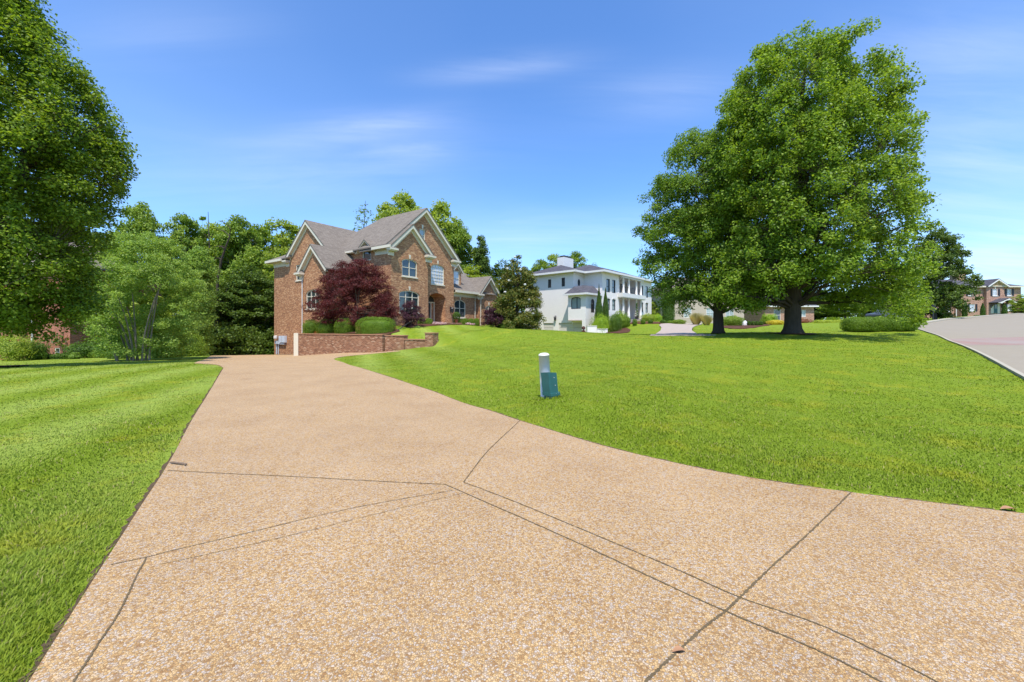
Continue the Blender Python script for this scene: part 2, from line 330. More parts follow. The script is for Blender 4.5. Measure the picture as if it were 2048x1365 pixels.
def smooth(pts, n=6):                                  # Catmull-Rom through the points
    out = []
    for i in range(len(pts)-1):
        p0, p1, p2, p3 = (np.array(pts[max(0, min(len(pts)-1, j))]) for j in (i-1, i, i+1, i+2))
        for k_ in range(n):
            t = k_/n; out.append(tuple(.5*(2*p1+(p2-p0)*t+(2*p0-5*p1+4*p2-p3)*t*t+(3*p1-p0-3*p2+p3)*t**3)))
    return out+[tuple(pts[-1])]
DR_L = smooth([(-.9, -.1), (-1.35, .64), (-1.7, 1.18)] + [hit(*p) for p in ((60,1365),(170,1190),(285,1010),(345,915),(400,815),(447,737))], 8)
DR_L2 = smooth([hit(447,737), hit(440,732), hit(425,729), hit(388,727)], 4)
DR_L3 = smooth([hit(388,727), hit(410,719), hit(440,711)], 4)[1:]
DR_R = smooth([(-18.9, 37.0), tuple(WA), tuple((WA+WB)/2), tuple(WB), hit(800,703), hit(742,708.5), hit(690,713.5), hit(668,719), hit(690,727), hit(735,741), hit(800,762), hit(880,789), hit(960,817), hit(1040,843), hit(1180,886), hit(1350,928), hit(1520,961), hit(1700,987), hit(1850,1006), hit(2048,1030)], 6)
DRIVE = DR_L + DR_L2[1:] + DR_L3 + [(-24.5, 41.0), (-25.5, 46.5), (-24, 47), (-22.5, 44.2)] + DR_R + [(6.5, 2.95), (9.0, 2.9), (9.2, -2.6), (-.2, -2.6), (-.3, -1.0)]
ROAD = smooth([(9.4, -14), (9.35, -4), (9.3, 3.2), (9.7, 6.0), (10.75, 7.75)] + [hit(*p) for p in ((2048,752),(2000,726),(1940,697),(1890,677),(1855,664.5),(1832,657.5),(1833,653.5),(1850,648.5),(1885,642.5),(1940,636.5),(2000,631.5),(2048,628.5))], 5) + [(90, 66), (110, 40), (110, -14)]
NDRIVE = [hit(*p) for p in ((1322,648),(1336,647.4),(1405,647.6),(1392,652),(1384,657),(1384,662),(1392,667),(1410,670),(1432,671),(1380,672),(1300,672),(1312,668),(1321,662),(1323,656),(1318,651))]
BEDS = {}
def polymesh(name, poly, mat, up, step, skirt=0., parent=None, G=G):
    poly = [tuple(p) for p in poly]; xs = [p[0] for p in poly]; ys = [p[1] for p in poly]
    bd = []
    for i in range(len(poly)):
        a = np.array(poly[i]); b = np.array(poly[(i+1) % len(poly)]); L = np.linalg.norm(b-a)
        m = max(1, int(L/(max(.08, min(step, np.linalg.norm(a)*.03)))))
        for j in range(m): bd.append(tuple(a+(b-a)*j/m))
    inn = []
    gx, gy = np.meshgrid(np.arange(min(xs), max(xs), step), np.arange(min(ys), max(ys), step)); gx = gx.ravel(); gy = gy.ravel()
    m = inside(poly, gx, gy) & (dist_poly(poly, gx, gy) > step*.3); inn = list(zip(gx[m], gy[m]))
    pts = [Vector(p) for p in bd]+[Vector(p) for p in inn]; n = len(bd)
    V, _, Fc, *_ = delaunay_2d_cdt(pts, [], [list(range(n))], 1, 1e-5)
    vx = np.array([v.x for v in V]); vy = np.array([v.y for v in V]); z = G(vx, vy)+up
    mb = MB(); mb.v = list(zip(vx, vy, z)); mb.f = [tuple(f) for f in Fc]
    if skirt:
        b0 = len(mb.v); zb = G(np.array([p[0] for p in bd]), np.array([p[1] for p in bd]))+up
        for (x, y), zz in zip(bd, zb): mb.v += [(x, y, zz), (x, y, zz-skirt)]
        for i in range(n): j = (i+1) % n; mb.f.append((b0+2*i, b0+2*i+1, b0+2*j+1, b0+2*j))
    o = mb.build(name, mat, parent); return o
drive = tag(polymesh('driveway', DRIVE, M['agg'], .012, .45, .10), kind='structure')
tag(polymesh('road', ROAD, M['asphalt'], .012, 1.2, .12), kind='structure')
tag(polymesh('neighbour_driveway', NDRIVE, M['pale_drive'], .03, .8, .15), kind='structure')
BAND = [hit(*p) for p in ((1893,679),(1951,677),(2048,675))]+[(34, 24), (30, 17.5)]+[hit(*p) for p in ((2048,691),(1990,691),(1929,691.5))]
tag(polymesh('paver_band', BAND, M['paver'], .018, .8), kind='structure')
# terrain sheet: finer near the viewer's end of the drive, reaching the horizon
ra = np.geomspace(.35, 900, 640); an = np.radians(np.linspace(-112, 112, 900))
Rr, Aa = np.meshgrid(ra, an, indexing='ij'); X = (Rr*np.sin(Aa)).ravel(); Y = (Rr*np.cos(Aa)).ravel(); Rf = Rr.ravel()
Z = G(np.clip(X, -250, 250), np.clip(Y, -250, 250))
for poly in (DRIVE, ROAD, NDRIVE):
    m = inside(poly, X, Y); d = np.zeros_like(X); d[m] = dist_poly(poly, X[m], Y[m])
    Z = Z - np.where(m, np.clip(d/.04, 0, 1)*(.05+.006*Rf), 0)
def lumps(X, Y): return .012*np.sin(X*2.1+np.sin(Y*1.7)*1.3)*np.sin(Y*1.9+.7)+.010*np.sin(X*5.3+1)*np.sin(Y*4.7)
lump = lumps(X, Y)
dd = inside(DRIVE, X, Y); Z = Z+np.where(dd, 0, lump*np.clip(Rf/4, 0, 1))
na = len(an); i0 = (np.arange(len(ra)-1)[:, None]*na+np.arange(na-1)[None, :]).ravel()
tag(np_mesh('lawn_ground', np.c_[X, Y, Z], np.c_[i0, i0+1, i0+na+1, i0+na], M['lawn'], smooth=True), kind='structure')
# ground behind the viewer
mb = MB(); mb.slab([(-900, -600, -.6), (900, -600, -.6), (900, .0, -.6), (-900, 0, -.6)], .1); tag(mb.build('rear_ground', M['lawn']), kind='structure')

def soil_edge(pts, sgn):
    V = []; m = len(pts)
    for i, p in enumerate(pts):
        a = np.array(pts[max(0, i-1)]); b = np.array(pts[min(m-1, i+1)]); d = (b-a)/(np.linalg.norm(b-a) or 1); nn = np.array((-d[1], d[0]))*sgn
        q = np.array(p)+nn*random.uniform(.012, .045); p_ = np.array(p)-nn*.01; V += [(*p_, g1(*p_)-.004), (*q, g1(*q)+.010)]
    mb = MB(); mb.v = V; mb.f = [(2*i, 2*i+1, 2*i+3, 2*i+2) for i in range(m-1)]; tag(mb.build('soil_edge', M['soil']), kind='structure')
dense = lambda pts: smooth(pts, 4)
soil_edge(dense(DR_L), 1); soil_edge(dense([p for p in DR_R if p[1] < 16 and p[0] > -7]), 1)
# joints in the drive: shallow dirt-filled grooves with ragged edges
def joint(pix, w):
    pts = smooth([hit(*p) for p in pix], 40); mb = MB(); m = len(pts)
    V = []
    for i, p in enumerate(pts):
        a = np.array(pts[max(0, i-1)]); b = np.array(pts[min(m-1, i+1)]); d = (b-a)/(np.linalg.norm(b-a) or 1); nn = np.array((-d[1], d[0]))
        l_ = np.array(p)+nn*w*random.uniform(.15, .75); r_ = np.array(p)-nn*w*random.uniform(.15, .75)
        V += [(l_[0], l_[1], g1(*l_)+.0155), (r_[0], r_[1], g1(*r_)+.0155)]
    mb.v = V; mb.f = [(2*i, 2*i+1, 2*i+3, 2*i+2) for i in range(m-1)]
    return tag(mb.build('driveway_joint', M['joint']), kind='structure')
joint([(335,944),(450,950),(600,957),(760,966),(890,972)], .010)
joint([(890,972),(965,1005),(1155,1090),(1348,1181),(1451,1228),(1613,1297),(1737,1357),(1850,1420)], .011)
joint([(928,968),(1015,1001),(1155,1059),(1348,1141),(1480,1200),(1638,1255),(1803,1334),(1930,1400)], .009)
joint([(928,968),(935,957),(981,899),(1041,842)], .012)
joint([(1702,988),(1667,1023),(1613,1075),(1547,1135),(1480,1200),(1451,1228),(1410,1259),(1360,1305),(1296,1365),(1270,1395)], .013)
joint([(292,1119),(288,1130),(275,1152),(240,1227),(200,1288),(155,1358),(120,1410)], .010)
joint([(222,1134),(292,1119),(351,1104),(487,1072),(700,1021),(905,984)], .006)
joint([(318,1134),(420,1112),(560,1080),(760,1030),(925,990)], .004)

# kerb along the road
def kerb(pix, w, h):
    pts = [hit(*p) if len(p) == 2 else p[:2] for p in pix]; pts = smooth(pts, 8); mb = MB(); V = []; m = len(pts)
    for i, p in enumerate(pts):
        a = np.array(pts[max(0, i-1)]); b = np.array(pts[min(m-1, i+1)]); d = (b-a)/(np.linalg.norm(b-a) or 1); nn = np.array((-d[1], d[0])); z = g1(*p)
        for o_, zz in ((0, -.1), (0, h), (w, h+.02), (w, -.1)): q = np.array(p)+nn*o_; V.append((q[0], q[1], z+zz))
    mb.v = V; mb.f = [(4*i+j, 4*i+j+1, 4*i+j+5, 4*i+j+4) for i in range(m-1) for j in range(3)]
    return tag(mb.build('road_kerb', M['kerb']), kind='structure')
kerb([(9.5, 5.2, 0), (9.8, 6.2, 0), (10.75, 7.75, 0), (2048,752),(2000,726),(1940,697),(1890,677),(1855,664.5),(1832,657.5)], .12, .05)
kerb([(1829,656.5),(1832,653.5),(1850,648.5),(1885,642.5),(1940,636.5),(2000,631.5),(2048,628.5)], .55, .13)

# mulch beds
def bed(pix, up=.03):
    poly = [hit(*p) if len(p) == 2 else p[:2] for p in pix]; BEDS[len(BEDS)] = poly
    return tag(polymesh('mulch_bed', poly, M['mulch'], up, .7, .12), kind='structure')
bed([(1446,653),(1470,650),(1500,649),(1530,646.5),(1548,646.5),(1546,649),(1530,653),(1510,656.5),(1490,658.5),(1465,658.5),(1446,656.5)], .05)
bed([(1212,667),(1214,661),(1236,656),(1255,657),(1261,661),(1258,665.5),(1240,667.5)], .05)
bed([(1236,650),(1250,645.5),(1322,645),(1345,646.5),(1322,648.5),(1280,648.5),(1245,650)], .05)

# ------------------------------------------------------------------ foliage
def leaf_geo(Pt, Nn, L, W, droop=0.):
    n = len(Pt); r = RNG.normal(size=(n, 3)); a = np.cross(Nn, r); a /= np.linalg.norm(a, axis=1)[:, None]+1e-9; b = np.cross(Nn, a)
    L = (L*RNG.uniform(.7, 1.3, n))[:, None]; W = (W*RNG.uniform(.7, 1.3, n))[:, None]
    V = np.stack([Pt-a*L*.5, Pt+b*W*.5+a*L*.08, Pt+a*L*.5, Pt-b*W*.5+a*L*.08], 1).reshape(-1, 3)
    return V, np.arange(4*n).reshape(-1, 4)
def unit(v): return v/(np.linalg.norm(v, axis=1)[:, None]+1e-9)
def wave(C, f, seed):
    s = np.random.default_rng(seed); o = 0
    for i in range(5):
        d = s.normal(size=3); d /= np.linalg.norm(d); o = o+np.sin(C@d*f*s.uniform(.7, 1.6)+s.uniform(0, 6.3))
    return o/5
def clumps(prof, n, seed, gap=.30, inner=.45, fr=1.15):
    """prof: list of (z, radius); clump centres filling the crown towards its outside"""
    s = np.random.default_rng(seed); zz = np.array([p[0] for p in prof]); rr = np.array([p[1] for p in prof]); out = []; need = n
    while need > 0:
        z = s.uniform(zz[0], zz[-1], 4*n); R = np.interp(z, zz, rr); keep = s.uniform(0, 1, 4*n) < (R/rr.max())**1.4+.02; z = z[keep]; R = R[keep]
        th = s.uniform(0, 6.283, len(z)); q = s.uniform(0, 1, len(z))**inner
        lobe = 1+.045*np.sin(3*th+z*.55+seed)+.05*np.sin(5*th-z*1.1+seed*2)+s.normal(0, .05, len(z)); rho = R*q*lobe
        C = np.c_[rho*np.cos(th), rho*np.sin(th), z-.10*rho*(q > .8)]
        C = C[wave(C, fr*5/rr.max(), seed) < gap][:need]; out.append(C); need -= len(C)
    return np.concatenate(out)
def crown_leaves(C, per, rad, flat, L, W, up=.7, axis=(0, 0), seed=1):
    n = len(C)*per; c = np.repeat(C, per, 0); rc = np.repeat(RNG.uniform(.65, 1.3, len(C))*rad, per)[:, None]
    o = RNG.normal(size=(n, 3)); o = unit(o)*(RNG.uniform(0, 1, n)**.45)[:, None]*rc; o[:, 2] *= flat
    out = c-np.array([axis[0], axis[1], 0]); out[:, 2] *= .25; o[:, 2] -= .10*np.hypot(o[:, 0], o[:, 1])
    Nn = unit(RNG.normal(size=(n, 3))*.75+unit(out)*.35+unit(o)*.35+np.array([0, 0, up]))
    return leaf_geo(c+o, Nn, np.full(n, L), np.full(n, W))
def bez(a, b, c, n):
    t = np.linspace(0, 1, n)[:, None]; return (1-t)**2*np.array(a)+2*t*(1-t)*np.array(b)+t*t*np.array(c)
def wood(trunk, tr, C, nl, seed, lowest, slope=.75, limb_r=.32, sides=8, flare=1.7):
    """trunk polyline + limbs to chosen clumps + twigs to all clumps, one bark mesh"""
    s = np.random.default_rng(seed); mb = MB(); T = np.array(smooth(trunk, 5)); h = T[:, 2]; rad = np.interp(h, [h[0], h[0]+.35, h[0]+.9, h[-1]], [tr*flare, tr*1.18, tr, tr*.12])
    wob = np.array([1+.04*math.sin(i*1.7) for i in range(len(T))]); mb.tube([tuple(p) for p in T], list(rad*wob), 14)
    idx = s.permutation(len(C))[:nl]; nodes = []; nr = []
    for i in idx:
        e = C[i]; j = np.argmin(np.abs(h-max(lowest, e[2]-slope*np.hypot(*(e[:2]-np.array([np.interp(e[2], h, T[:, 0]), np.interp(e[2], h, T[:, 1])]))))))
        a = T[j]; r0 = max(.025, rad[j]*limb_r); mid = (a+e)/2+np.array([0, 0, .10*np.linalg.norm(e-a)])+s.normal(0, .25, 3)
        pts = bez(a, mid, e, 9); pts[1:-1] += s.normal(0, .06, (7, 3)); mb.tube([tuple(p) for p in pts], list(np.linspace(r0, .018, 9)), sides if r0 > .06 else 5, False)
        nodes.append(pts[3:]); nr.append(np.linspace(r0, .018, 9)[3:])
    Nd = np.concatenate(nodes); Nr = np.concatenate(nr)
    for e in C:
        d = np.linalg.norm(Nd-e, axis=1)+.6*np.clip(Nd[:, 2]-e[2], 0, 9); j = int(np.argmin(d))
        if d[j] < .15: continue
        a = Nd[j]; mid = (a+e)/2+np.array([0, 0, .08*d[j]])+s.normal(0, .08, 3); r0 = min(.03, Nr[j]*.6)
        mb.tube([tuple(p) for p in bez(a, mid, e, 4)], list(np.linspace(r0, .007, 4)), 4, False)
    return mb
def tree(name, label, base, prof, trunk, tr, ncl, per, crad, L, W, leaf, bark, nl=30, lowest=2., seed=1, flat=.55, gap=.30, inner=.45, up=.7, group=None, cat='tree', shift=(0, 0), slope=.75, limb_r=.32, fr=1.15, extra=None, notch=None):
    root = empty(name, base, 0, label, cat, group)
    C = clumps(prof, ncl, seed, gap, inner, fr); C[:, 0] += shift[0]; C[:, 1] += shift[1]
    if notch: C = C[~((C[:, 2] < notch[0]) & (np.abs(C[:, 0]) < notch[1]) & (C[:, 1] < 3))]
    if extra is not None: C = np.concatenate([C, np.array(extra)-np.array(base)])
    V, Fs = crown_leaves(C, per, crad, flat, L, W, up, shift, seed)
    np_mesh('crown', V, Fs, leaf, root)
    wood(trunk, tr, C, nl, seed, lowest, slope, limb_r).build('trunk', bark, root, True)
    return root
def px_base(px, D, dz=0): x = (px-CX)/F*D; return (x, D, g1(x, D)+dz)
def prof_px(lst, D, zb, cr=.5, c=None, k=1.):               # (py, left px, right px) or (py, half width) about centre c -> (height over base, radius): wide-angle stretch undone
    top = min(p[0] for p in lst); out = []
    for p in lst:
        l, r = (p[1], p[2]) if len(p) == 3 else (c-p[1], c+p[1]); a, b_ = math.atan((l-CX)/F), math.atan((r-CX)/F); ph = (a+b_)/2
        R = D/math.cos(ph)*math.sin((b_-a)/2); out.append((EYE-(p[0]-HY)/F*D-zb-(cr if p[0] == top else 0), max(.15, R*k-.55*cr)))
    return sorted(out)

# the two big maples and the one by the drive
b = px_base(1585, 22)
tree('maple_tree', 'tallest spreading green maple on the open lawn, thick flared trunk with low limbs', b,
     prof_px([(606,1490,1800),(585,1410,1862),(555,1374,1870),(500,1372,1872),(400,1376,1874),(300,1395,1866),(200,1440,1850),(130,1468,1782),(95,1492,1745),(62,1545,1690)], 22, b[2], .8), [(0,0,-.15),(.02,0,1.2),(.05,0,2.6),(.10,.1,5),(.25,.05,8.5),(.5,.1,12),(.8,.1,15.0)], .39,
     2100, 125, .50, .125, .09, M['maple'], M['bark'], 80, 1.5, 3, .85, .14, .40, shift=(.25, -.1), slope=.55, fr=2.6, notch=(2.7, 2.4), extra=[P(random.uniform(1760, 1852), random.uniform(590, 628), random.uniform(22, 26)) for q_ in range(26)]+[P(1838+random.uniform(-18, 12), random.uniform(620, 646), 25.5+random.uniform(-.5, .5)) for q_ in range(9)])
b = px_base(1437, 25.5)
tree('maple_tree', 'lower rounded maple with dark trunk standing next to the neighbour\'s pale drive', b,
     prof_px([(622,1370,1500),(596,1310,1560),(560,1274,1580),(500,1264,1590),(430,1264,1590),(360,1272,1580),(300,1292,1545),(258,1330,1500),(232,1378,1450)], 25.5, b[2], .75), [(0,0,-.15),(-.02,0,1),(-.05,0,2.4),(-.15,.1,5),(-.35,.1,9),(-.5,0,12.5)], .30,
     1000, 125, .50, .13, .09, M['maple2'], M['bark'], 44, 1.2, 8, .85, .14, .42, shift=(-.35, 0), slope=.6, fr=2.4, notch=(2.2, 1.3))
b = px_base(-42, 17)
tree('maple_tree', 'dark green maple cut off by the picture edge, drooping over the lawn beside the driveway', b,
     prof_px([(668,90),(645,150),(600,190),(520,205),(420,215),(340,240),(290,258),(230,250),(170,222),(100,170),(20,110),(-60,70),(-130,20)], 17, b[2], .7, 32, 1.12), [(0,0,-.1),(.1,0,1.5),(.5,0,3.5),(1.2,0,6.2),(1.95,0,8.6),(2.1,0,10.5),(2.2,.1,12.5),(2.1,0,14.2)], .33,
     1250, 125, .54, .125, .09, M['lmaple'], M['bark'], 44, 1.8, 5, .8, .04, .42, shift=(1.45, .1), slope=.35, fr=2.4)

# wood trees: six grown kinds, then copies
def kind(nm, prof, trunk, tr, ncl, per, crad, L, leaf, seed, **kw):
    r = tree('woodland_tree', None, (0, 0, 0), prof, trunk, tr, ncl, per, crad, L, L*.72, leaf, M['bark_grey'], seed=seed, **kw); return r
oval = [(2.5,1.6),(4,3.0),(6.5,4.0),(9,4.2),(11.5,3.4),(13.3,2.0),(14.2,.5)]
low_ = [(.4,2.2),(1.5,3.6),(4,4.4),(7,4.4),(10,3.6),(12.5,2.2),(14,.5)]
cone = [(.8,2.6),(3,3.1),(6,2.7),(9,2.0),(12,1.1),(14.2,.15)]
st = [(0,0,-.3),(.1,0,4),(0,.15,9),(.1,0,13.2)]
K = dict(
 a=kind('a', oval, st, .24, 300, 95, .85, .27, M['wood1'], 21, lowest=3, nl=22),
 b=kind('b', low_, st, .22, 330, 95, .85, .27, M['wood2'], 22, lowest=1.5, nl=22, gap=.25),
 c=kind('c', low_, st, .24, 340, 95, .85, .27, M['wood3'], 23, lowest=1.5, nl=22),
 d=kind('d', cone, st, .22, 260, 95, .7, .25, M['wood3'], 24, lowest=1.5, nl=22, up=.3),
 e=kind('e', [(4,1.5),(6,2.4),(8,2.2),(10,2.6),(12,1.9),(14,.4)], [(0,0,-.3),(.3,0,4),(.2,.2,9),(.7,0,13.8)], .22, 120, 75, .6, .27, M['wood1'], 25, lowest=4, nl=30, gap=.1),
 f=kind('f', oval, st, .26, 330, 90, .85, .28, M['wood2'], 26, lowest=3, nl=22, gap=.22))
used = set()
def wtree(kd, px, D, top, wpx, label, group='trees of the wood behind the houses', rot=None, dz=0, name='woodland_tree'):
    o = K[kd] if kd not in used else copy_tree(K[kd]); used.add(kd); o.name = name
    x = (px-CX)/F*D; zb = g1(x, D)+dz; h = EYE-(top-HY)/F*D-zb; s = h/14.2; w = wpx*(1.4 if px < 620 else 1.12)/2/F*D/4.3*math.cos(math.atan((px-CX)/F))
    o.location = (x, D, zb); o.scale = (w, w, s); o.rotation_euler = (0, 0, random.uniform(0, 6.28) if rot is None else rot)
    tag(o, label, 'tree', group); return o
GW = 'trees of the wood behind the houses'
wtree('a', 285, 50, 408, 110, 'tree whose leafy top rises over the pale multi-stemmed tree, next to the drooping maple')
wtree('c', 165, 48, 420, 190, 'dark woodland tree half hidden by the drooping maple beside the red brick house')
wtree('c', 50, 52, 400, 220, 'dark woodland tree rising behind the roof of the red brick house')
wtree('b', 225, 44, 470, 150, 'light green broad tree filling the gap between drooping maple and multi-stemmed tree')
wtree('e', 415, 56, 418, 110, 'sparse woodland tree with bare topmost stem showing against the sky')
wtree('a', 365, 54, 430, 100, 'round-topped tree of the wood just beside the sparse bare-stemmed one')
wtree('f', 440, 60, 448, 120, 'pale green tree behind the leaning dark trunks of the wood')
wtree('a', 478, 55, 434, 95, 'woodland tree just beside the dark leaning dead trunk, nearer the house')
wtree('a', 515, 58, 452, 100, 'medium woodland tree between the thin-crowned one and the brick house gable')
wtree('f', 565, 62, 440, 110, 'bright tree whose crown shows above the brick house\'s low hip roof end')
wtree('a', 612, 66, 462, 90, 'woodland tree top peeking out just over the left gable of the brick house')
wtree('c', 452, 47, 560, 100, 'dark understorey tree at the end of the driveway, closest to the lime conifer group')
wtree('b', 400, 46, 530, 90, 'light understorey tree with long pale branch behind the dense ivy-green column')
wtree('c', 505, 49, 530, 110, 'deep green understorey tree filling the shade between drive end and brick house')
wtree('b', 545, 53, 500, 90, 'yellow-green understorey tree touching the brick house\'s outer wall corner')
wtree('f', 800, 62, 386, 120, 'tallest tree behind the brick house, open bright crown beside its ridge')
wtree('f', 868, 60, 402, 130, 'bright leafy tree directly behind the attic gable of the brick house')
wtree('a', 915, 58, 444, 100, 'mid green tree sloping down behind the brick house dormer')
wtree('d', 962, 56, 462, 70, 'dark narrow conical tree behind the brick house\'s low wing')
wtree('c', 1003, 62, 520, 90, 'rounded dark tree peeking out above the flowering magnolia')
wtree('b', 948, 54, 530, 110, 'light green low tree right behind the low wing roof')
wtree('a', 1082, 82, 520, 60, 'first tree top behind the white house roof, next to the magnolia', 'tree tops behind the white house')
wtree('f', 1112, 84, 506, 60, 'tree top behind the white house just before its chimney', 'tree tops behind the white house')
wtree('a', 1152, 86, 504, 60, 'tree top directly behind the white chimney', 'tree tops behind the white house')
wtree('c', 1190, 90, 528, 50, 'small dark tree top just past the white chimney', 'tree tops behind the white house')
wtree('a', 1245, 92, 547, 60, 'low tree top behind the white house over the balcony', 'tree tops behind the white house')
wtree('c', 1285, 92, 550, 50, 'low dark tree top at the far eave end of the white house', 'tree tops behind the white house')
wtree('b', 1318, 72, 588, 44, 'yellow-green tree standing past the far corner of the white house', 'trees around the tan house')
wtree('c', 1560, 92, 560, 200, 'broad dark tree behind the tan house, seen under the tall maple', 'trees around the tan house')
wtree('a', 1690, 75, 585, 90, 'olive garden tree seen under the tall maple before the round hedge', 'trees around the tan house')
wtree('c', 1770, 80, 560, 140, 'dark tree behind the round hedge beside the road bend', 'trees around the tan house')
wtree('c', 2110, 110, 560, 120, 'distant treetop past the far corner of the pink brick house', 'trees around the tan house')
b = px_base(1893, 52)
o = wtree('c', 1870, 50, 446, 135, 'large dark green rounded tree beside the road bend in front of the pink brick house', None); del o['group']
for ch in o.children:
    if ch.name.startswith('crown'):
        pass
o = wtree('b', 2042, 62, 588, 46, 'small light green garden tree at the road\'s far edge before the pink brick house', None); del o['group']
C = []
for i in range(900):
    D_ = random.uniform(105, 150); q_ = random.uniform(1030, 1900); C.append(((q_-CX)/F*D_, D_, g1((q_-CX)/F*D_, D_)+random.uniform(0, 1)**1.3*(9+3*math.sin(q_*.03))))
V, Fs = crown_leaves(np.array(C), 45, 1.9, .8, .6, .42, .4, (60, 125)); tag(np_mesh('distant_wood', V, Fs, M['wood1']), kind='stuff')
# bare tree behind the ridge
def bare(px, D, top, label):
    x = (px-CX)/F*D; zb = g1(x, D); h = EYE-(top-HY)/F*D-zb; root = empty('bare_tree', (x, D, zb), 0, label, 'tree'); s = np.random.default_rng(5)
    C = clumps([(h*.72,1.4),(h*.82,2.2),(h*.92,1.4),(h,.15)], 60, 9, .6); wood([(0,0,-.2),(.1,0,h*.4),(0,.1,h*.75),(.3,0,h)], .2, C, 18, 3, h*.55, 1.2).build('trunk', M['bark_grey'], root, True)
    V, Fs = crown_leaves(C, 9, .35, .6, .25, .18); np_mesh('crown', V, Fs, M['wood1'], root)
bare(727, 60, 402, 'nearly leafless tree poking up behind the valley of the brick house roof')
# long dead stems leaning in the wood
def snag(pp, r, label):
    root = MB().tube([P(*q) for q in pp], np.linspace(r, r*.25, len(pp)), 7); s_ = np.random.default_rng(int(pp[0][0]))
    for i in range(7):
        a = np.array(P(*pp[2+i % 4])); e = a+np.array((s_.uniform(-1.5, 1.5), s_.uniform(-.8, .3), s_.uniform(-.2, .9))); root.tube([tuple(q) for q in bez(a, (a+e)/2+np.array((0, 0, .5)), e, 5)], np.linspace(r*.35, .02, 5), 5)
    o = root.build('leaning_trunk', M['bark'], None, True); tag(o, label, 'dead trunk')
snag([(434,705,46),(435,560,45.5),(443,520,45.2),(450,498,45),(459,474,45),(461,458,45)], .17, 'dark leaning dead trunk showing between the woodland crowns')

# multi-stemmed light tree by the side lawn
b = px_base(292, 27)
root = empty('multi_stem_tree', b, 0, 'light green multi-stemmed tree with pale grey stems on the side lawn edge', 'tree')
C = clumps(prof_px([(705,85),(688,112),(640,130),(580,138),(520,122),(480,84),(455,30)], 27, b[2], .5, 292), 460, 31, .34, .42)
V, Fs = crown_leaves(C, 150, .5, .6, .115, .075, .5); np_mesh('crown', V, Fs, M['crape'], root)
mb = MB(); nodes = []
for i in range(11):
    a = (math.cos(i*.9)*.75+.1*i-.5, math.sin(i*1.3)*.25-.9, -.1); e = C[np.argmin(np.linalg.norm(C-np.array([a[0]*3.2, a[1]*2.5, 4.3]), axis=1))]
    pts = bez(a, (a[0]*1.25, a[1]*1.2, 2.1), e, 8); mb.tube([tuple(p) for p in pts], np.linspace(.07, .02, 8), 7, False)
mb.build('trunk', M['bark_pale'], root, True)

def bush(name, label, px, py0, py1, wpx, D, leaf, n=5200, L=.07, group=None, cat='shrub', power=2.4, shell=.82, depth=None, wpx_y=None, loc=None, fuzz=.05, cone=None):
    """clipped or loose shrub: leaf shell round an uneven solid; extents from photo pixels at distance D"""
    x = (px-CX)/F*D; zt = EYE-(py0-HY)/F*D; zb = EYE-(py1-HY)/F*D; g = g1(x, D); zb = min(zb, g+.15) if loc is None else zb
    hx = wpx/2/F*D*math.cos(math.atan((px-CX)/F)); hy = depth/2 if depth else min(hx, 1.2); h = zt-zb
    root = empty(name, (x, D, zb-.12), 0, label, cat, group)
    u = RNG.uniform(-1, 1, n); th = RNG.uniform(0, 6.283, n); c = np.sqrt(1-u*u); d = np.c_[c*np.cos(th), c*np.sin(th), u]
    def surf(d, q):
        k_ = (np.abs(d[:, 0])**power+np.abs(d[:, 1])**power+np.abs(d[:, 2])**power)**(-1/power)
        lump = 1+fuzz*(np.sin(d[:, 0]*7+px)+np.sin(d[:, 1]*8+px*1.7)+np.sin(d[:, 2]*6+px*.3))*.6
        p = d*(k_*lump*q)[:, None]; z = (p[:, 2]+.72)/1.72
        sc_ = np.ones(len(p)) if cone is None else np.interp(z, [p_[0] for p_ in cone], [p_[1] for p_ in cone])
        return np.c_[p[:, 0]*hx*sc_, p[:, 1]*hy*sc_, np.clip(z, -.03, 2)*h+.05]
    q = 1-(1-shell)*RNG.uniform(0, 1, n)**1.3+RNG.normal(0, .018, n); pts = surf(d, q)
    Nn = unit(RNG.normal(size=(n, 3))*.6+d*.9+np.array([0, 0, .2])); V, Fs = leaf_geo(pts, Nn, np.full(n, L), np.full(n, L*.62))
    uu = np.linspace(-1, 1, 12); tt = np.linspace(0, 2*np.pi, 18, endpoint=False); U, T = np.meshgrid(uu, tt, indexing='ij'); cc = np.sqrt(np.clip(1-U*U, 0, 1))
    core = surf(np.c_[(cc*np.cos(T)).ravel(), (cc*np.sin(T)).ravel(), U.ravel()]+1e-6, np.full(U.size, shell*.93)); m = len(V)
    cf = np.array([(i*18+j, i*18+(j+1) % 18, (i+1)*18+(j+1) % 18, (i+1)*18+j) for i in range(11) for j in range(18)])
    np_mesh('foliage', np.r_[V, core], np.r_[Fs, cf+m], leaf, root)
    return root
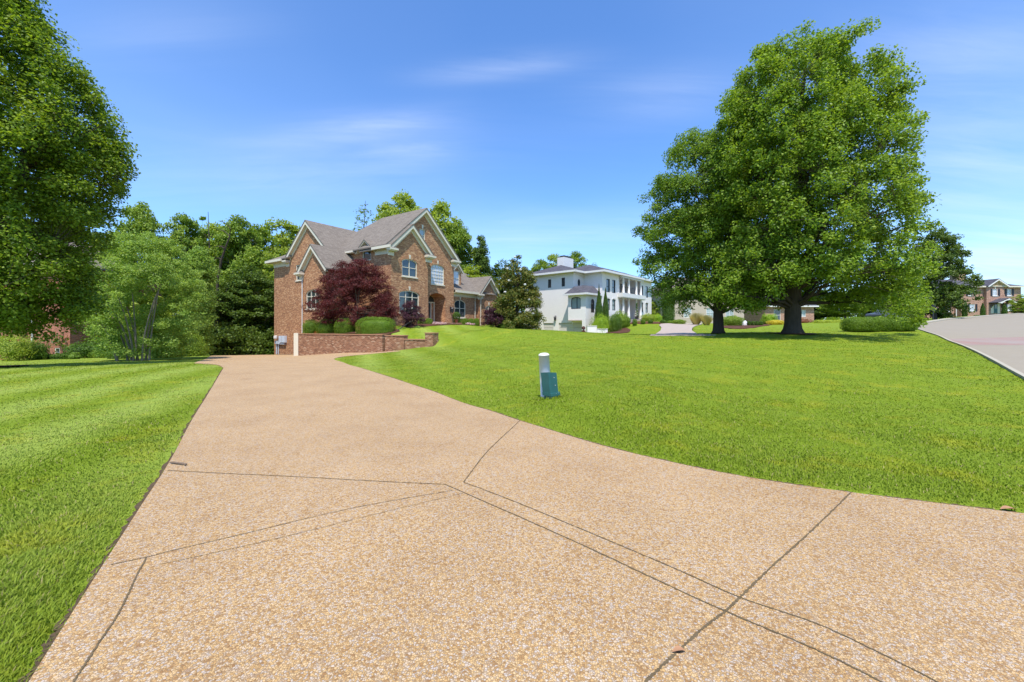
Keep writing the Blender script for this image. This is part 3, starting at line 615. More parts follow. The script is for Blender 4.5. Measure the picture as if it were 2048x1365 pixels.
# shrubs on the garden wall and along the brick house
GB = 'clipped green shrubs behind the garden wall'
bush('clipped_shrub', 'round clipped shrub at the outer end of the garden wall, over the orange plants', 623, 637, 672, 36, 34.5, M['box'], 6500, .055, GB, depth=1.3)
bush('clipped_shrub', 'second round clipped shrub from the downspout, behind the garden wall', 653, 637, 672, 42, 33.8, M['box'], 6500, .055, GB, depth=1.4)
bush('clipped_shrub', 'round clipped shrub touching the long clipped one behind the garden wall', 690, 634, 672, 44, 33.0, M['box'], 7500, .055, GB, depth=1.5)
bush('clipped_shrub', 'longest clipped shrub, a rounded block behind the corner of the garden wall', 751, 632, 674, 82, 31.6, M['box'], 13000, .055, GB, power=3.4, depth=1.5, fuzz=.035)
for px_, w_, l_ in ((617, 13, 'orange leafed plant by the downspout end of the garden wall'), (633, 12, 'orange leafed plant under the second round shrub')):
    bush('orange_plant', l_, px_, 661, 671, w_, 34.15, M['orange_leaf'], 900, .06, 'orange plants on the garden wall', 'plant', shell=.5, fuzz=.15)
bush('round_shrub', 'round boxwood beside the dark plum shrub, before the front windows', 843, 634, 653, 16, 37.5, M['box'], 3000, .06, 'round shrubs beside the front steps', fuzz=.04)
bush('round_shrub', 'round boxwood closest to the front door downspout', 857, 635, 654, 17, 37.8, M['box'], 3000, .06, 'round shrubs beside the front steps', fuzz=.04)
for i, (px_, w_, l_) in enumerate(((916, 17, 'roundest and first boxwood under the low wing window, next to the porch'), (930.5, 13, 'second boxwood from the porch under the low wing window'), (942, 13, 'third boxwood from the porch, under the window edge'), (953, 12, 'last boxwood of the row, under the paired downspouts'))):
    bush('boxwood', l_, px_, 636, 652, w_, 43, M['box'], 2600, .065, 'boxwood row under the low wing window', fuzz=.04, power=2.8)
bush('low_plant', 'low leafy plant at the foot of the railing', 800, 651, 664, 26, 33, M['shrub_light'], 1500, .07, None, 'plant', shell=.5, fuzz=.2)
bush('low_plant', 'pale green upright plant with thin stem in the upper lawn edge', 835, 650, 660, 18, 33.5, M['crape'], 900, .07, None, 'plant', shell=.4, fuzz=.2)
bush('low_plant', 'bright low shrub beneath the small plum tree', 975, 649, 658, 34, 43, M['shrub_light'], 1500, .08, None, 'plant', shell=.5, fuzz=.2)
bush('loose_shrub', 'dark loose shrub in the magnolia\'s shade', 1015, 640, 659, 40, 43.5, M['shrub_dark'], 2200, .1, None, shell=.5, fuzz=.2)
# purple maple and its small relatives
b = px_base(706, 34.2)
root = tree('japanese_maple', 'wide dark red Japanese maple in front of the brick house, above the clipped shrubs', b,
   prof_px([(650,72),(632,92),(610,100),(590,98),(570,86),(548,74),(528,58),(508,26)], 34.2, b[2], .5, 706), [(0,0,-.1),(.05,0,.6),(.1,0,1.2),(.2,0,2.2),(.3,0,3.5)], .17, 620, 130, .50, .11, .06, M['purple'], M['bark'], 34, .7, 41, .5, .36, .42, .6, None, 'tree', (.2, 0), .3, .5); root.scale = (1, .62, 1)
b = px_base(822, 34)
tree('plum_shrub', 'dark plum-leafed shrub beside the wide red maple, under the front window', b, prof_px([(656,22),(640,30),(622,30),(604,20),(596,6)], 34, b[2], .3, 822), [(0,0,-.1),(0,0,.6),(0,0,1.4)], .05, 80, 110, .3, .09, .05, M['plum'], M['bark'], 10, .3, 43, .7, .5, .5, .5, None, 'shrub')
b = px_base(986, 43.5)
tree('plum_tree', 'small dark plum tree before the magnolia at the low wing gable', b, prof_px([(648,20),(640,26),(630,25),(620,17),(611,4)], 43.5, b[2], .36, 986), [(0,0,-.1),(0,0,.6),(.1,0,1.6)], .06, 90, 110, .36, .11, .06, M['plum'], M['bark'], 12, .3, 44, .6, .45, .5, .5, None, 'tree')
b = px_base(1034, 45)
root = tree('magnolia_tree', 'glossy brownish green magnolia with white blooms between brick house and white house', b,
   prof_px([(662,46),(640,58),(610,54),(580,46),(550,34),(525,20),(503,4)], 45, b[2], .5, 1034), [(0,0,-.1),(0,0,3),(.1,0,6),(0,0,8.6)], .2, 300, 105, .6, .22, .11, M['magnolia'], M['bark'], 24, .6, 46, .7, .35, .45, .5, None, 'tree')
mb = MB()
for q in ((1015,538),(1041,540),(1018,562),(1058,600),(1010,585),(1040,625),(1066,628),(1050,570),(1030,515)):
    c = P(q[0], q[1], 43.1); c = (c[0]-b[0], c[1]-b[1], c[2]-b[2]); mb.lathe([(.02,-.1),(.14,-.04),(.17,.05),(.06,.12)], 7, c)
mb.build('blossom', M['white'], root)
# ivy-clad column, conifer and shrubs by the side lawn
b = px_base(396, 38)
tree('ivy_tree', 'dense leafy column-shaped tree at the bend of the driveway', b, prof_px([(716,30),(690,36),(640,38),(600,40),(560,42),(520,36),(482,14)], 38, b[2], .6, 396), [(0,0,-.1),(0,0,4),(0,0,9)], .2, 330, 110, .6, .15, .10, M['crape'], M['bark'], 20, .5, 51, .6, .5, .55, .5, None, 'tree')
b = px_base(440, 47)
bush('conifer_shrub', 'narrow lime-green conifer at the foot of the multi-stemmed tree', 350, 650, 717, 40, 33, M['wood2'], 6000, .12, None, 'conifer', cone=[(0, 1), (.3, .85), (.7, .45), (1, .08)], depth=1.6)
for px_, y0_, y1_, w_, D_, m_, l_ in ((165,682,716,70,33,'shrub_dark','rounded dark shrub at the red brick house corner'),(30,670,718,110,29,'wood2','large leafy bush before the red brick house at the picture edge'),(75,685,718,50,30,'shrub_dark','dark shrub touching the cream downspout of the red brick house'),
    (215,690,717,60,33,'wood1','loose mid green shrub between house corner and multi-stemmed tree'),(120,706,718,50,31,'shrub_dark','low dark plant under the basement windows'),(150,704,718,22,30.5,'crape','pale strap-leaved plant beside the basement windows'),(320,672,718,70,31,'crape','rounded pale shrub leaning against the multi-stemmed tree'),(385,668,717,60,35,'wood1','mid green shrub at the bend beside the lime conifer'),(240,700,719,40,30,'shrub_dark','dark shrub at the foot of the pale stems')):
    bush('garden_shrub', l_, px_, y0_, y1_, w_, D_, M[m_], 4200, .10, 'shrubs along the side lawn', shell=.55, fuzz=.18)
# shaded undergrowth of the wood: uncountable
C = []
for i in range(520):
    x = random.uniform(-62, -17.5); y = random.uniform(47, 60) if x > -27 else random.uniform(37, 60); z = g1(x, y)
    for h in range(2 if y < 52 else 4): C.append((x, y, z+random.uniform(.1, 2.8 if y < 52 else 8.5)))
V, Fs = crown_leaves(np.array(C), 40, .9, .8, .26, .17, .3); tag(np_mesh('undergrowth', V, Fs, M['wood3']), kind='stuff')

# white house garden
GWH = 'shrubs of the white house garden'
for a_ in ((1202,630,664,46,46.5,'shrub_light','bright green sprawling shrub over the white garden wall',5500,.09,.2,None),(1231,626,664,27,46,'shrub_dark','tall dark clipped shrub at the dark mulch corner',4500,.08,.05,None),(1240,621,648,38,50,'wood1','wide green hedge below the white house windows',4000,.1,.12,None),
   (1254,632,648,14,51,'shrub_dark','dark shrub at the foot of the first column',2000,.09,.1,None),(1296,626,646,30,56,'wood2','bright bush below the far windows of the white house',3500,.1,.15,None),(1313,628,646,24,57,'shrub_light','bright bush at the far corner of the white house',3000,.1,.15,None),
   (1269.5,637,646,10,50,'box','small round ball shrub before the portico steps',1300,.07,.04,None),(1286,637.5,646,10,51,'box','small round ball shrub beyond the portico steps',1300,.07,.04,None),(1301,639,647,10,51,'shrub_dark','small dark ball shrub before the bright bush',1200,.07,.04,None),(1327,639,647,14,51,'shrub_dark','dark low shrub where the pale drive begins',1300,.08,.1,None),
   (1340,640,648,14,51,'box','low green mound beside the pale drive\'s far edge',1300,.08,.1,None),(1358,638,649,26,50,'wood1','wide low mound shrub on the far edge of the pale drive',2500,.09,.12,None),(1465,630,651,44,46,'wood1','broad green shrub behind the dark maple trunk',5000,.1,.15,None),(1538,628,648,34,52,'shrub_light','bright loose shrub past the row of ball shrubs',3500,.1,.2,None)):
    bush('garden_shrub', a_[6], a_[0], a_[1], a_[2], a_[3], a_[4], M[a_[5]], a_[7], a_[8], GWH, fuzz=a_[9], shell=.7)
for i, (px_, l_) in enumerate(((1498,'ball shrub nearest the white stone, in the row at the mulch bed'),(1506,'second ball shrub of the row at the mulch bed'),(1514,'third ball shrub of the row at the mulch bed'),(1522,'last ball shrub of the row, next to the bright loose shrub'))):
    bush('ball_shrub', l_, px_, 641.5, 650, 8.5, 48, M['shrub_dark'], 1300, .07, 'row of ball shrubs at the mulch bed', fuzz=.04)
TH = [(0, .75), (.15, 1), (.45, .8), (.75, .45), (1, .05)]
bush('arborvitae', 'taller pointed arborvitae against the white house bay', 1198, 569, 650, 21, 48, M['thuja'], 9000, .09, 'pointed arborvitae pair at the white house', 'conifer', cone=TH, power=2, depth=1.3)
bush('arborvitae', 'shorter pointed arborvitae beside the white house windows', 1211, 572, 650, 18, 48.6, M['thuja'], 8000, .09, 'pointed arborvitae pair at the white house', 'conifer', cone=TH, power=2, depth=1.2)
bush('arborvitae', 'dark column-shaped conifer between white house and tan house', 1337, 582, 648, 26, 60, M['thuja'], 6000, .13, None, 'conifer', power=3, depth=1.6)
def tuft(px, py0, py1, w, D, label):
    x = (px-CX)/F*D; zb = g1(x, D); h = EYE-(py0-HY)/F*D-zb; n = 900; hw = w/2/F*D; a = RNG.uniform(0, 6.28, n); r = RNG.uniform(0, 1, n)
    b0 = np.c_[np.cos(a)*r*hw*.35, np.sin(a)*r*hw*.35, np.zeros(n)]; e = b0+np.c_[np.cos(a)*r*hw*.75, np.sin(a)*r*hw*.75, h*RNG.uniform(.6, 1, n)]; wv = np.c_[-np.sin(a), np.cos(a), 0*a]*.025
    V = np.stack([b0-wv, b0+wv, e+wv*.3, e-wv*.3], 1).reshape(-1, 3); o = np_mesh('ornamental_grass', V, np.arange(4*n).reshape(-1, 4), M['reed']); o.location = (x, D, zb); tag(o, label, 'plant', 'ornamental grasses beside the pale drive')
tuft(1392, 626, 648, 30, 49, 'tan ornamental grass clump past the pale drive'); tuft(1413, 630, 649, 26, 48, 'greener ornamental grass clump closest to the dark maple trunk')
for px_, y0_, y1_, w_, D_, m_, l_ in ((1552,639.5,648,36,50,'yellow_leaf','yellow low plants at the end of the mulch bed'),(1598,637,646,58,55,'redhedge','bronze red low hedge behind the tall maple trunk'),(1645,639.5,647,40,52,'ygreen','lime low hedge left of centre before the olive tree'),(1680,639.5,647,34,52,'ygreen','lime low hedge piece meeting the round clipped hedge')):
    bush('low_hedge', l_ if 'left' not in l_ else 'lime low hedge just past the tall maple trunk', px_, y0_, y1_, w_, D_, M[m_], 3000, .09, 'low coloured hedges behind the maples', 'hedge', fuzz=.15, shell=.6, power=3)
# round hedge by the road
GH = 'round clipped hedge beside the road'
for px_, y0_, w_, l_ in ((1709,633,54,'outermost round shrub of the roadside hedge, facing the tall maple'),(1734,632,56,'second round shrub of the roadside hedge'),(1760,631.5,56,'middle round shrub of the roadside hedge'),(1786,632,56,'fourth round shrub of the roadside hedge, under the drooping leaves'),(1809,633.5,50,'last round shrub of the roadside hedge, next to the kerb')):
    bush('hedge_shrub', l_, px_, y0_, 659, w_, 29, M['box'], 9000, .055, GH, 'hedge', fuzz=.04, power=2.6, depth=1.5)

# ------------------------------------------------------------------ building helpers
def arch(a0, a1, b0, b1, rise=0, n=10):
    if rise <= 0: return [(a0, b0), (a1, b0), (a1, b1), (a0, b1)]
    w = (a1-a0)/2; c = (a0+a1)/2; out = [(a0, b0), (a1, b0)]
    for i in range(n+1):
        th = math.pi*i/n; out.append((c+w*math.cos(th), b1-rise+rise*math.sin(th)))
    return out
class Plane:                                           # wall plane in house coordinates; a along wall, b up, c outward
    def __init__(s, typ, v): s.typ, s.v = typ, v
    def __call__(s, a, b, c=0): return (a, s.v-c, b) if s.typ == 'F' else (s.v-c, a, b)
    def box(s, mb, a0, a1, b0, b1, c0, c1):
        p, q = s(a0, b0, c0), s(a1, b1, c1); return mb.box(min(p[0], q[0]), max(p[0], q[0]), min(p[1], q[1]), max(p[1], q[1]), min(p[2], q[2]), max(p[2], q[2]))
def wall(mb, pl, outline, holes=(), depth=.14):
    polys = [[Vector((a, b, 0)) for a, b in outline]]+[[Vector((a, b, 0)) for a, b in h] for h in holes]
    flat = [v for p in polys for v in p]; mb.add([pl(v.x, v.y) for v in flat], [tuple(t) for t in tessellate_polygon(polys)])
    for h in holes:
        n = len(h); mb.add([pl(a, b) for a, b in h]+[pl(a, b, -depth) for a, b in h], [(i, (i+1) % n, (i+1) % n+n, i+n) for i in range(n)])
def window(par, pl, a0, a1, b0, b1, rise=0, vert=(), horiz=(), frame=.07, glass='glass', trim='trim', sill=True, key=False, name='window', munt=None, depth=.14, keymat='trim'):
    out = arch(a0, a1, b0, b1, rise); inn = arch(a0+frame, a1-frame, b0+frame, b1-frame, rise*.93 if rise else 0); n = len(out); mb = MB()
    vs = [pl(a, b, -.03) for a, b in out]+[pl(a, b, -.03) for a, b in inn]+[pl(a, b, -depth+.01) for a, b in inn]
    mb.add(vs, [(i, (i+1) % n, (i+1) % n+n, i+n) for i in range(n)]+[(i+n, (i+1) % n+n, (i+1) % n+2*n, i+2*n) for i in range(n)])
    for a in vert: pl.box(mb, a-.035, a+.035, b0+frame, b1-frame-(.0 if not rise else .02), -.045, -.10)
    for b_ in horiz: pl.box(mb, a0+frame, a1-frame, b_-.03, b_+.03, -.05, -.10)
    if munt:
        na_, nb_ = munt
        for i in range(1, na_): a = a0+(a1-a0)*i/na_; pl.box(mb, a-.012, a+.012, b0+frame, b1-frame-rise*.15, -.07, -.10)
        for i in range(1, nb_): b_ = b0+(b1-b0)*i/nb_; pl.box(mb, a0+frame, a1-frame, b_-.012, b_+.012, -.071, -.10)
    w = mb.build(name, M[trim], par)
    MB().add([pl(a, b, -.105) for a, b in inn], [tuple(range(n))]).build('pane', M[glass], w)
    if sill: pl.box(MB(), a0-.08, a1+.08, b0-.11, b0-.002, -.02, .07).build('sill', M[trim], w)
    if key:
        c = (a0+a1)/2; mb = MB(); mb.prism([pl(c-.07, b1+.04, .05), pl(c+.07, b1+.04, .05), pl(c+.12, b1+.42, .05), pl(c-.12, b1+.42, .05)], [x-y for x, y in zip(pl(0, 0, -.06), pl(0, 0, 0))]); mb.build('keystone', M[keymat], w)
    return out
def rake(par, pl, ends, apex, ov=.35, h=.26, trim='trim'):   # cream rake boards up both slopes of a gable standing on plane pl; ends/apex are (a, b) of the roof edge
    mb = MB()
    for e in ends:
        d = np.array(apex)-np.array(e); d = d/np.linalg.norm(d); nn = np.array((-d[1], d[0])); nn = nn if nn[1] < 0 else -nn
        e_, p_ = np.array(e), np.array(apex)
        f = [e_, p_, p_+np.array((0, -h*1.25)), e_+nn*h]
        mb.prism([pl(q[0], q[1], ov) for q in f], [x-y for x, y in zip(pl(0, 0, 0), pl(0, 0, .06))])              # fascia
        g = [e_+nn*(h-.04), p_+np.array((0, -h*1.25+.05)), p_+np.array((0, -h*1.25)), e_+nn*h]
        mb.prism([pl(q[0], q[1], ov-.062) for q in g], [x-y for x, y in zip(pl(0, 0, 0), pl(0, 0, ov-.07))])     # soffit
        f2 = [e_+nn*h+d*.25, p_+np.array((0, -h*1.25)), p_+np.array((0, -h*2.3)), e_+nn*h*1.9+d*.25]
        mb.prism([pl(q[0], q[1], .045) for q in f2], [x-y for x, y in zip(pl(0, 0, 0), pl(0, 0, .05))])           # frieze
    return mb.build('rake_trim', M[trim], par)
def ret(par, pl, a0, a1, b, ov=.40, trim='trim'):             # cornice return: moulding with small shingled cap above
    mb = MB(); pl.box(mb, a0, a1, b-.16, b, .0, ov+.12); pl.box(mb, a0+.06, a1-.06, b-.26, b-.162, 0, ov); pl.box(mb, a0+.14, a1-.14, b-.62, b-.262, 0, .06); mb.build('cornice', M[trim], par)
    q = [pl(a0, b+.005, ov+.12), pl(a1, b+.005, ov+.12), pl(a1, b+.005, 0), pl(a0, b+.005, 0)]; m_ = [pl(a0+.2, b+.26, 0.02), pl(a1-.2, b+.26, 0.02)]
    MB().add(q+m_, [(0, 1, 5, 4), (1, 2, 5), (0, 4, 3), (3, 4, 5, 2)]).build('cornice_cap', M['roof'], par)
def downspout(par, pts, mat='trim', r=.045): MB().tube(pts, r, 6).build('downspout', M[mat], par)

# ------------------------------------------------------------------ the brick house
P0 = P(782, 655, 36); th = math.atan2(.8343, .5513)
H = empty('brick_house', (P0[0], P0[1], 0), th, 'two-storey tan-red brick house with steep brown gables beside the driveway', 'house')
EZ = 8.75; Fm, Fb, Sm, Sw, Ss = Plane('F', .6), Plane('F', 0), Plane('S', 0), Plane('S', -1.6), Plane('S', -3.5)
mb = MB()
wall(mb, Fb, [(0, -1), (4.6, -1), (4.6, EZ), (2.37, 11.05), (0, EZ)], [arch(1.27, 3.13, 6.3, 7.95, .28), arch(.95, 3.38, 2.9, 4.95, .32)])
entry = arch(5.3, 7.75, 1.95, 5.05, .55, 14)
wall(mb, Fm, [(.1, EZ), (4.6, EZ), (4.6, -1), (9.1, -1), (9.1, EZ), (4.6, 13.15)], [arch(4.05, 4.78, 10.15, 11.37), arch(5.62, 7.55, 6.0, 8.08, .35), entry])
mb.box(4.6-.01, 4.6, 0, .6, -1, EZ); mb.add([(9.1,.6,-1),(9.1,12,-1),(9.1,12,EZ),(9.1,.6,EZ)], [(0,1,2,3)])
# entry recess
n = len(entry); mb.add([Fm(a, b, -.14) for a, b in entry]+[Fm(a, b, -1.5) for a, b in entry], [(i, (i+1) % n, (i+1) % n+n, i+n) for i in range(n)]); mb.add([Fm(a, b, -1.5) for a, b in entry], [tuple(range(n))])
wall(mb, Sm, [(0, -1), (7.2, -1), (7.2, EZ), (4.62, EZ), (3.42, 9.62), (2.22, EZ), (0, EZ)], [arch(2.83, 4.1, 7.85, 8.78)])
wall(mb, Sw, [(6.9, -2.2), (17.6, -2.2), (17.6, EZ), (14.35, EZ), (10.75, 12.0), (7.15, EZ), (6.9, EZ)], [arch(11.75, 13.05, 6.4, 8.02)])
mb.add([(-1.6,6.9,-2),(0.2,6.9,-2),(0.2,6.9,EZ),(-1.6,6.9,EZ)], [(0,1,2,3)]); mb.add([(-1.6,17.6,-2.2),(9.1,17.6,-2.2),(9.1,17.6,EZ),(-1.6,17.6,EZ)], [(0,1,2,3)]); mb.add([(9.1,12,-2.2),(9.1,17.6,-2.2),(9.1,17.6,EZ),(9.1,12,EZ)], [(0,1,2,3)])
wall(mb, Ss, [(4.55, -2), (8.35, -2), (8.35, 6.95), (6.45, 8.85), (4.55, 6.95)], [arch(5.5, 7.7, 3.2, 4.98, .4)])
mb.add([(-3.5,4.55,-2),(0,4.55,-2),(0,4.55,6.95),(-3.5,4.55,6.95)], [(0,1,2,3)]); mb.add([(-3.5,8.35,-2),(-1.6,8.35,-2),(-1.6,8.35,6.95),(-3.5,8.35,6.95)], [(0,1,2,3)])
# low wing
Fr_, Fg = Plane('F', .85), Plane('F', .55)
wall(mb, Fr_, [(9.1, -1), (13.6, -1), (13.6, 5.5), (9.1, 5.5)], [arch(9.5, 11.4, 2.6, 4.6, .4)])
wall(mb, Fg, [(13.6, -1), (17.3, -1), (17.3, 5.5), (15.45, 7.4), (13.6, 5.5)], [arch(14.75, 16.15, 2.3, 4.15, .5)])
mb.add([(13.6,.55,-1),(13.6,.85,-1),(13.6,.85,5.5),(13.6,.55,5.5)], [(0,1,2,3)]); mb.add([(17.3,.55,-1),(17.3,9,-1),(17.3,9,5.5),(17.3,.55,5.5)], [(0,1,2,3)])
# dormer on the low wing
Fd = Plane('F', 1.6); wall(mb, Fd, [(9.95, 5.9), (11.5, 5.9), (11.5, 8.05), (10.72, 8.75), (9.95, 8.05)], [arch(10.2, 11.2, 6.3, 8.0)], .1)
mb.add([(9.95,1.6,5.9),(9.95,5,5.9),(9.95,5,8.05),(9.95,1.6,8.05)], [(0,1,2,3)]); mb.add([(11.5,1.6,5.9),(11.5,5,5.9),(11.5,5,8.05),(11.5,1.6,8.05)], [(0,1,2,3)])
# arched soldier courses over the openings stand slightly proud
def header(mb, pl, a0, a1, b1, rise, h=.28, ext=.12, n=12):
    w = (a1-a0)/2; c = (a0+a1)/2; lo = [(c+w*math.cos(math.pi*i/n), b1-rise+rise*math.sin(math.pi*i/n)+.01) for i in range(n+1)]; hi = [(c+(w+ext)*math.cos(math.pi*i/n), b1-rise+(rise+h)*math.sin(math.pi*i/n)+.01) for i in range(n+1)]
    mb.prism([pl(*q, .03) for q in lo+hi[::-1]], [x-y for x, y in zip(pl(0, 0, 0), pl(0, 0, .05))])
for pl, a0, a1, b1, r_ in ((Fb, 1.27, 3.13, 7.95, .28), (Fb, .95, 3.38, 4.95, .32), (Fm, 5.62, 7.55, 8.08, .35), (Fm, 5.3, 7.75, 5.05, .55), (Fr_, 9.5, 11.4, 4.6, .4), (Ss, 5.5, 7.7, 4.98, .4)): header(mb, pl, a0, a1, b1, r_)
mb.build('wall', M['brick'], H)
rf = MB()
def slabs(*polys): [rf.slab(p, .12) for p in polys]
RZ, rs = 13.5, 4.6
slabs([(-.5,.15,8.95),(rs,.15,RZ),(rs,7.1,RZ),(-.5,12.2,8.95)], [(rs,.15,RZ),(9.7,.15,8.95),(9.7,12.2,8.95),(rs,7.1,RZ)], [(-.5,12.2,8.94),(rs,7.1,RZ-.01),(9.7,12.2,8.94)])
slabs([(-.45,-.35,8.75),(2.37,-.35,11.35),(2.37,4,11.35),(-.45,4,8.75)], [(2.37,-.35,11.35),(5.15,-.35,8.75),(5.15,4,8.75),(2.37,4,11.35)])
slabs([(-1.95,6.55,8.72),(-1.95,10.75,12.4),(5.2,10.75,12.4),(5.2,6.55,8.72)], [(-1.95,10.75,12.4),(-1.95,14.95,8.72),(5.2,14.95,8.72),(5.2,10.75,12.4)])
slabs([(-2.15,14.0,8.86),(-2.15,18.2,8.86),(2.2,13.2,11.3),(2.2,12.0,11.3)], [(-2.15,18.2,8.86),(9.6,18.2,8.86),(6,13.2,11.3),(2.2,13.2,11.3)])
slabs([(-3.85,3.95,6.75),(-3.85,6.45,9.15),(0,6.45,9.15),(0,3.95,6.75)], [(-3.85,6.45,9.15),(-3.85,8.85,6.75),(-1.6,8.85,6.75),(-1.6,6.45,9.15)])
slabs([(-.35,2.0,8.7),(-.35,3.42,9.85),(1.2,3.42,9.85),(1.2,2.0,8.7)], [(-.35,3.42,9.85),(-.35,4.84,8.7),(1.2,4.84,8.7),(1.2,3.42,9.85)])
slabs([(9.1,.35,5.62),(17.75,.35,5.62),(16.3,5,8.6),(9.1,5,8.6)], [(9.1,5,8.6),(16.3,5,8.6),(17.75,9.5,5.62),(9.1,9.5,5.62)], [(17.75,.35,5.61),(17.75,9.5,5.61),(16.3,5,8.59)])
slabs([(13.2,.15,5.5),(15.45,.15,7.8),(15.45,4,7.8),(13.2,4,5.5)], [(15.45,.15,7.8),(17.7,.15,5.5),(17.7,4,5.5),(15.45,4,7.8)])
slabs([(9.75,1.35,7.95),(10.72,1.35,8.95),(10.72,5,8.95),(9.75,5,7.95)], [(10.72,1.35,8.95),(11.7,1.35,7.95),(11.7,5,7.95),(10.72,5,8.95)])
rf.build('roof', M['roof'], H)
rake(H, Fm, [(-.5, 8.83), (9.7, 8.83)], (4.6, 13.38), .42); rake(H, Fb, [(-.45, 8.63), (5.15, 8.63)], (2.37, 11.23), .32)
rake(H, Sw, [(6.55, 8.6), (14.95, 8.6)], (10.75, 12.28), .32); rake(H, Ss, [(3.95, 6.63), (8.85, 6.63)], (6.45, 9.03), .32)
rake(H, Sm, [(2.0, 8.58), (4.84, 8.58)], (3.42, 9.73), .32, .07); rake(H, Fg, [(13.2, 5.38), (17.7, 5.38)], (15.45, 7.68), .38, .22); rake(H, Fd, [(9.75, 7.83), (11.7, 7.83)], (10.72, 8.83), .24, .14)
ret(H, Fm, 8.55, 9.75, 8.80); ret(H, Fb, 4.1, 5.25, 8.62); ret(H, Fb, -.5, .45, 8.62); ret(H, Ss, 8.0, 8.95, 6.62); ret(H, Sw, 14.2, 15.1, 8.62); ret(H, Fg, 13.1, 14.1, 5.45, .3)
def eave(pts_out, z, name='eave_trim'):                 # box gutter with frieze along an eave, given as boxes
    mb = MB()
    for b_ in pts_out: mb.box(*b_)
    mb.build(name, M['trim'], H)
eave([(-.58,-.44,-.5,2.05,8.62,8.86),(-.44,0.0,-.4,2.2,8.60,8.64),(-.05,-.001,.0,2.2,8.2,8.6)], 8.7)
eave([(-.56,-.44,4.9,6.6,8.72,8.9),(-.44,0,4.7,6.8,8.70,8.74)], 8.7)
eave([(-2.27,-2.13,14.9,18.3,8.58,8.82),(-2.13,-1.6,14.4,18.2,8.56,8.60),(-1.65,-1.601,14.6,17.6,8.1,8.56),(-2.2,9,18.2,18.32,8.58,8.82)], 8.7)
eave([(9.1,13.2,.22,.36,5.36,5.6),(9.1,13.4,.36,.85,5.34,5.38),(9.1,13.6,.80,.849,4.95,5.34),(13.6,14.3,.50,.549,4.95,5.2)], 5.5)
window(H, Fb, 1.27, 3.13, 6.3, 7.95, .28, (2.2,), (7.15,), glass='glass', key=True)
window(H, Fb, .95, 3.38, 2.9, 4.95, .32, (1.76, 2.57), (4.35,), glass='glass', key=True)
window(H, Fm, 4.05, 4.78, 10.15, 11.37, 0, (), (10.76,), glass='glass_pale', key=True)
window(H, Fm, 5.62, 7.55, 6.0, 8.08, .35, (), (), glass='glass_blind', munt=(5, 6), key=True)
window(H, Sm, 2.83, 4.1, 7.85, 8.78, 0, (), (), sill=False)
window(H, Sw, 11.75, 13.05, 6.4, 8.02, 0, (12.4,), (7.3,))
window(H, Ss, 5.5, 7.7, 3.2, 4.98, .4, (6.25, 6.95), (4.35,))
window(H, Fr_, 9.5, 11.4, 2.6, 4.6, .4, (10.45,), (3.65,), key=True)
window(H, Fg, 14.75, 16.15, 2.3, 4.15, .5, (15.45,), (3.3,), key=True)
window(H, Fd, 10.2, 11.2, 6.3, 8.0, 0, (), (7.1,), glass='glass_blind', depth=.1)
# front door set with transom and sidelight inside the recess
Fe = Plane('F', 2.08); mb = MB()
for a in (5.42, 6.52, 7.0, 7.5): Fe.box(mb, a-.05, a+.05, 2.0, 4.2, 0, .1)
Fe.box(mb, 5.37, 7.55, 4.12, 4.24, 0, .101); Fe.box(mb, 6.57, 6.95, 2.0, 2.5, 0, .06); fr = mb.build('door_frame', M['trim'], H)
MB().box(5.47, 6.47, 2.02, 2.07, 2.0, 4.12).build('door', M['door_red'], H); d_ = H.children[-1]
MB().add([Fe(6.57, 2.5, .04), Fe(6.95, 2.5, .04), Fe(6.95, 4.12, .04), Fe(6.57, 4.12, .04)], [(0,1,2,3)]).build('pane', M['glass'], fr)
tr = arch(5.42, 7.5, 4.24, 4.95, .5); MB().add([Fe(a, b, .03) for a, b in tr], [tuple(range(len(tr)))]).build('pane', M['glass'], fr)
mb = MB(); mb.tube([(8.55,.42,3.6),(8.55,.3,3.75),(8.55,.3,3.65)], .02, 6); mb.lathe([(.03,0),(.12,.1),(.13,.45),(.17,.46),(.05,.62),(.02,.7)], 6, (8.55,.3,3.05)); mb.box(8.47,8.63,.55,.599,3.2,3.75); mb.build('wall_lantern', M['black'], H)
downspout(H, [(4.72,.2,8.4),(4.72,.50,8.0),(4.72,.53,1.9)]); downspout(H, [(-3.72,8.2,6.4),(-3.58,8.25,6.0),(-3.58,8.25,.9)], 'white')
downspout(H, [(13.35,.3,5.3),(13.05,.75,4.9),(13.05,.78,1.6)]); downspout(H, [(13.45,.3,5.3),(13.72,.42,4.95),(13.72,.47,1.6)])
mb = MB(); mb.box(5.0, 8.6, -1.0, .58, .9, 1.98); mb.box(4.8, 9.4, -1.4, -1.0, .9, 1.82); mb.box(4.6, 9.8, -1.8, -1.4, .9, 1.66); mb.build('porch_steps', M['brick_wall'], H)
def hw(s, t, z): return (P0[0]+.5513*s-.8343*t, P0[1]+.8343*s+.5513*t, z)
# ball-shaped potted shrub beside the door
q = hw(8.25, -.55, 1.99); root = empty('potted_topiary', q, 0, 'potted round topiary beside the arched front entry', 'potted plant')
MB().lathe([(.12,0),(.20,.3),(.23,.34),(.19,.35)], 12).build('pot', M['terracotta'], root)
u_ = unit(RNG.normal(size=(1500, 3))); V, Fs = leaf_geo(u_*np.array([.42,.42,.45])*(RNG.uniform(.75, 1, 1500)**.5)[:, None]+np.array([0,0,.72]), unit(u_+RNG.normal(size=(1500,3))*.5), np.full(1500,.08), np.full(1500,.05)); np_mesh('foliage', V, Fs, M['shrub_dark'], root)
MB().tube([(0,0,.3),(0,0,.6)], .03, 6).build('stem', M['bark'], root)
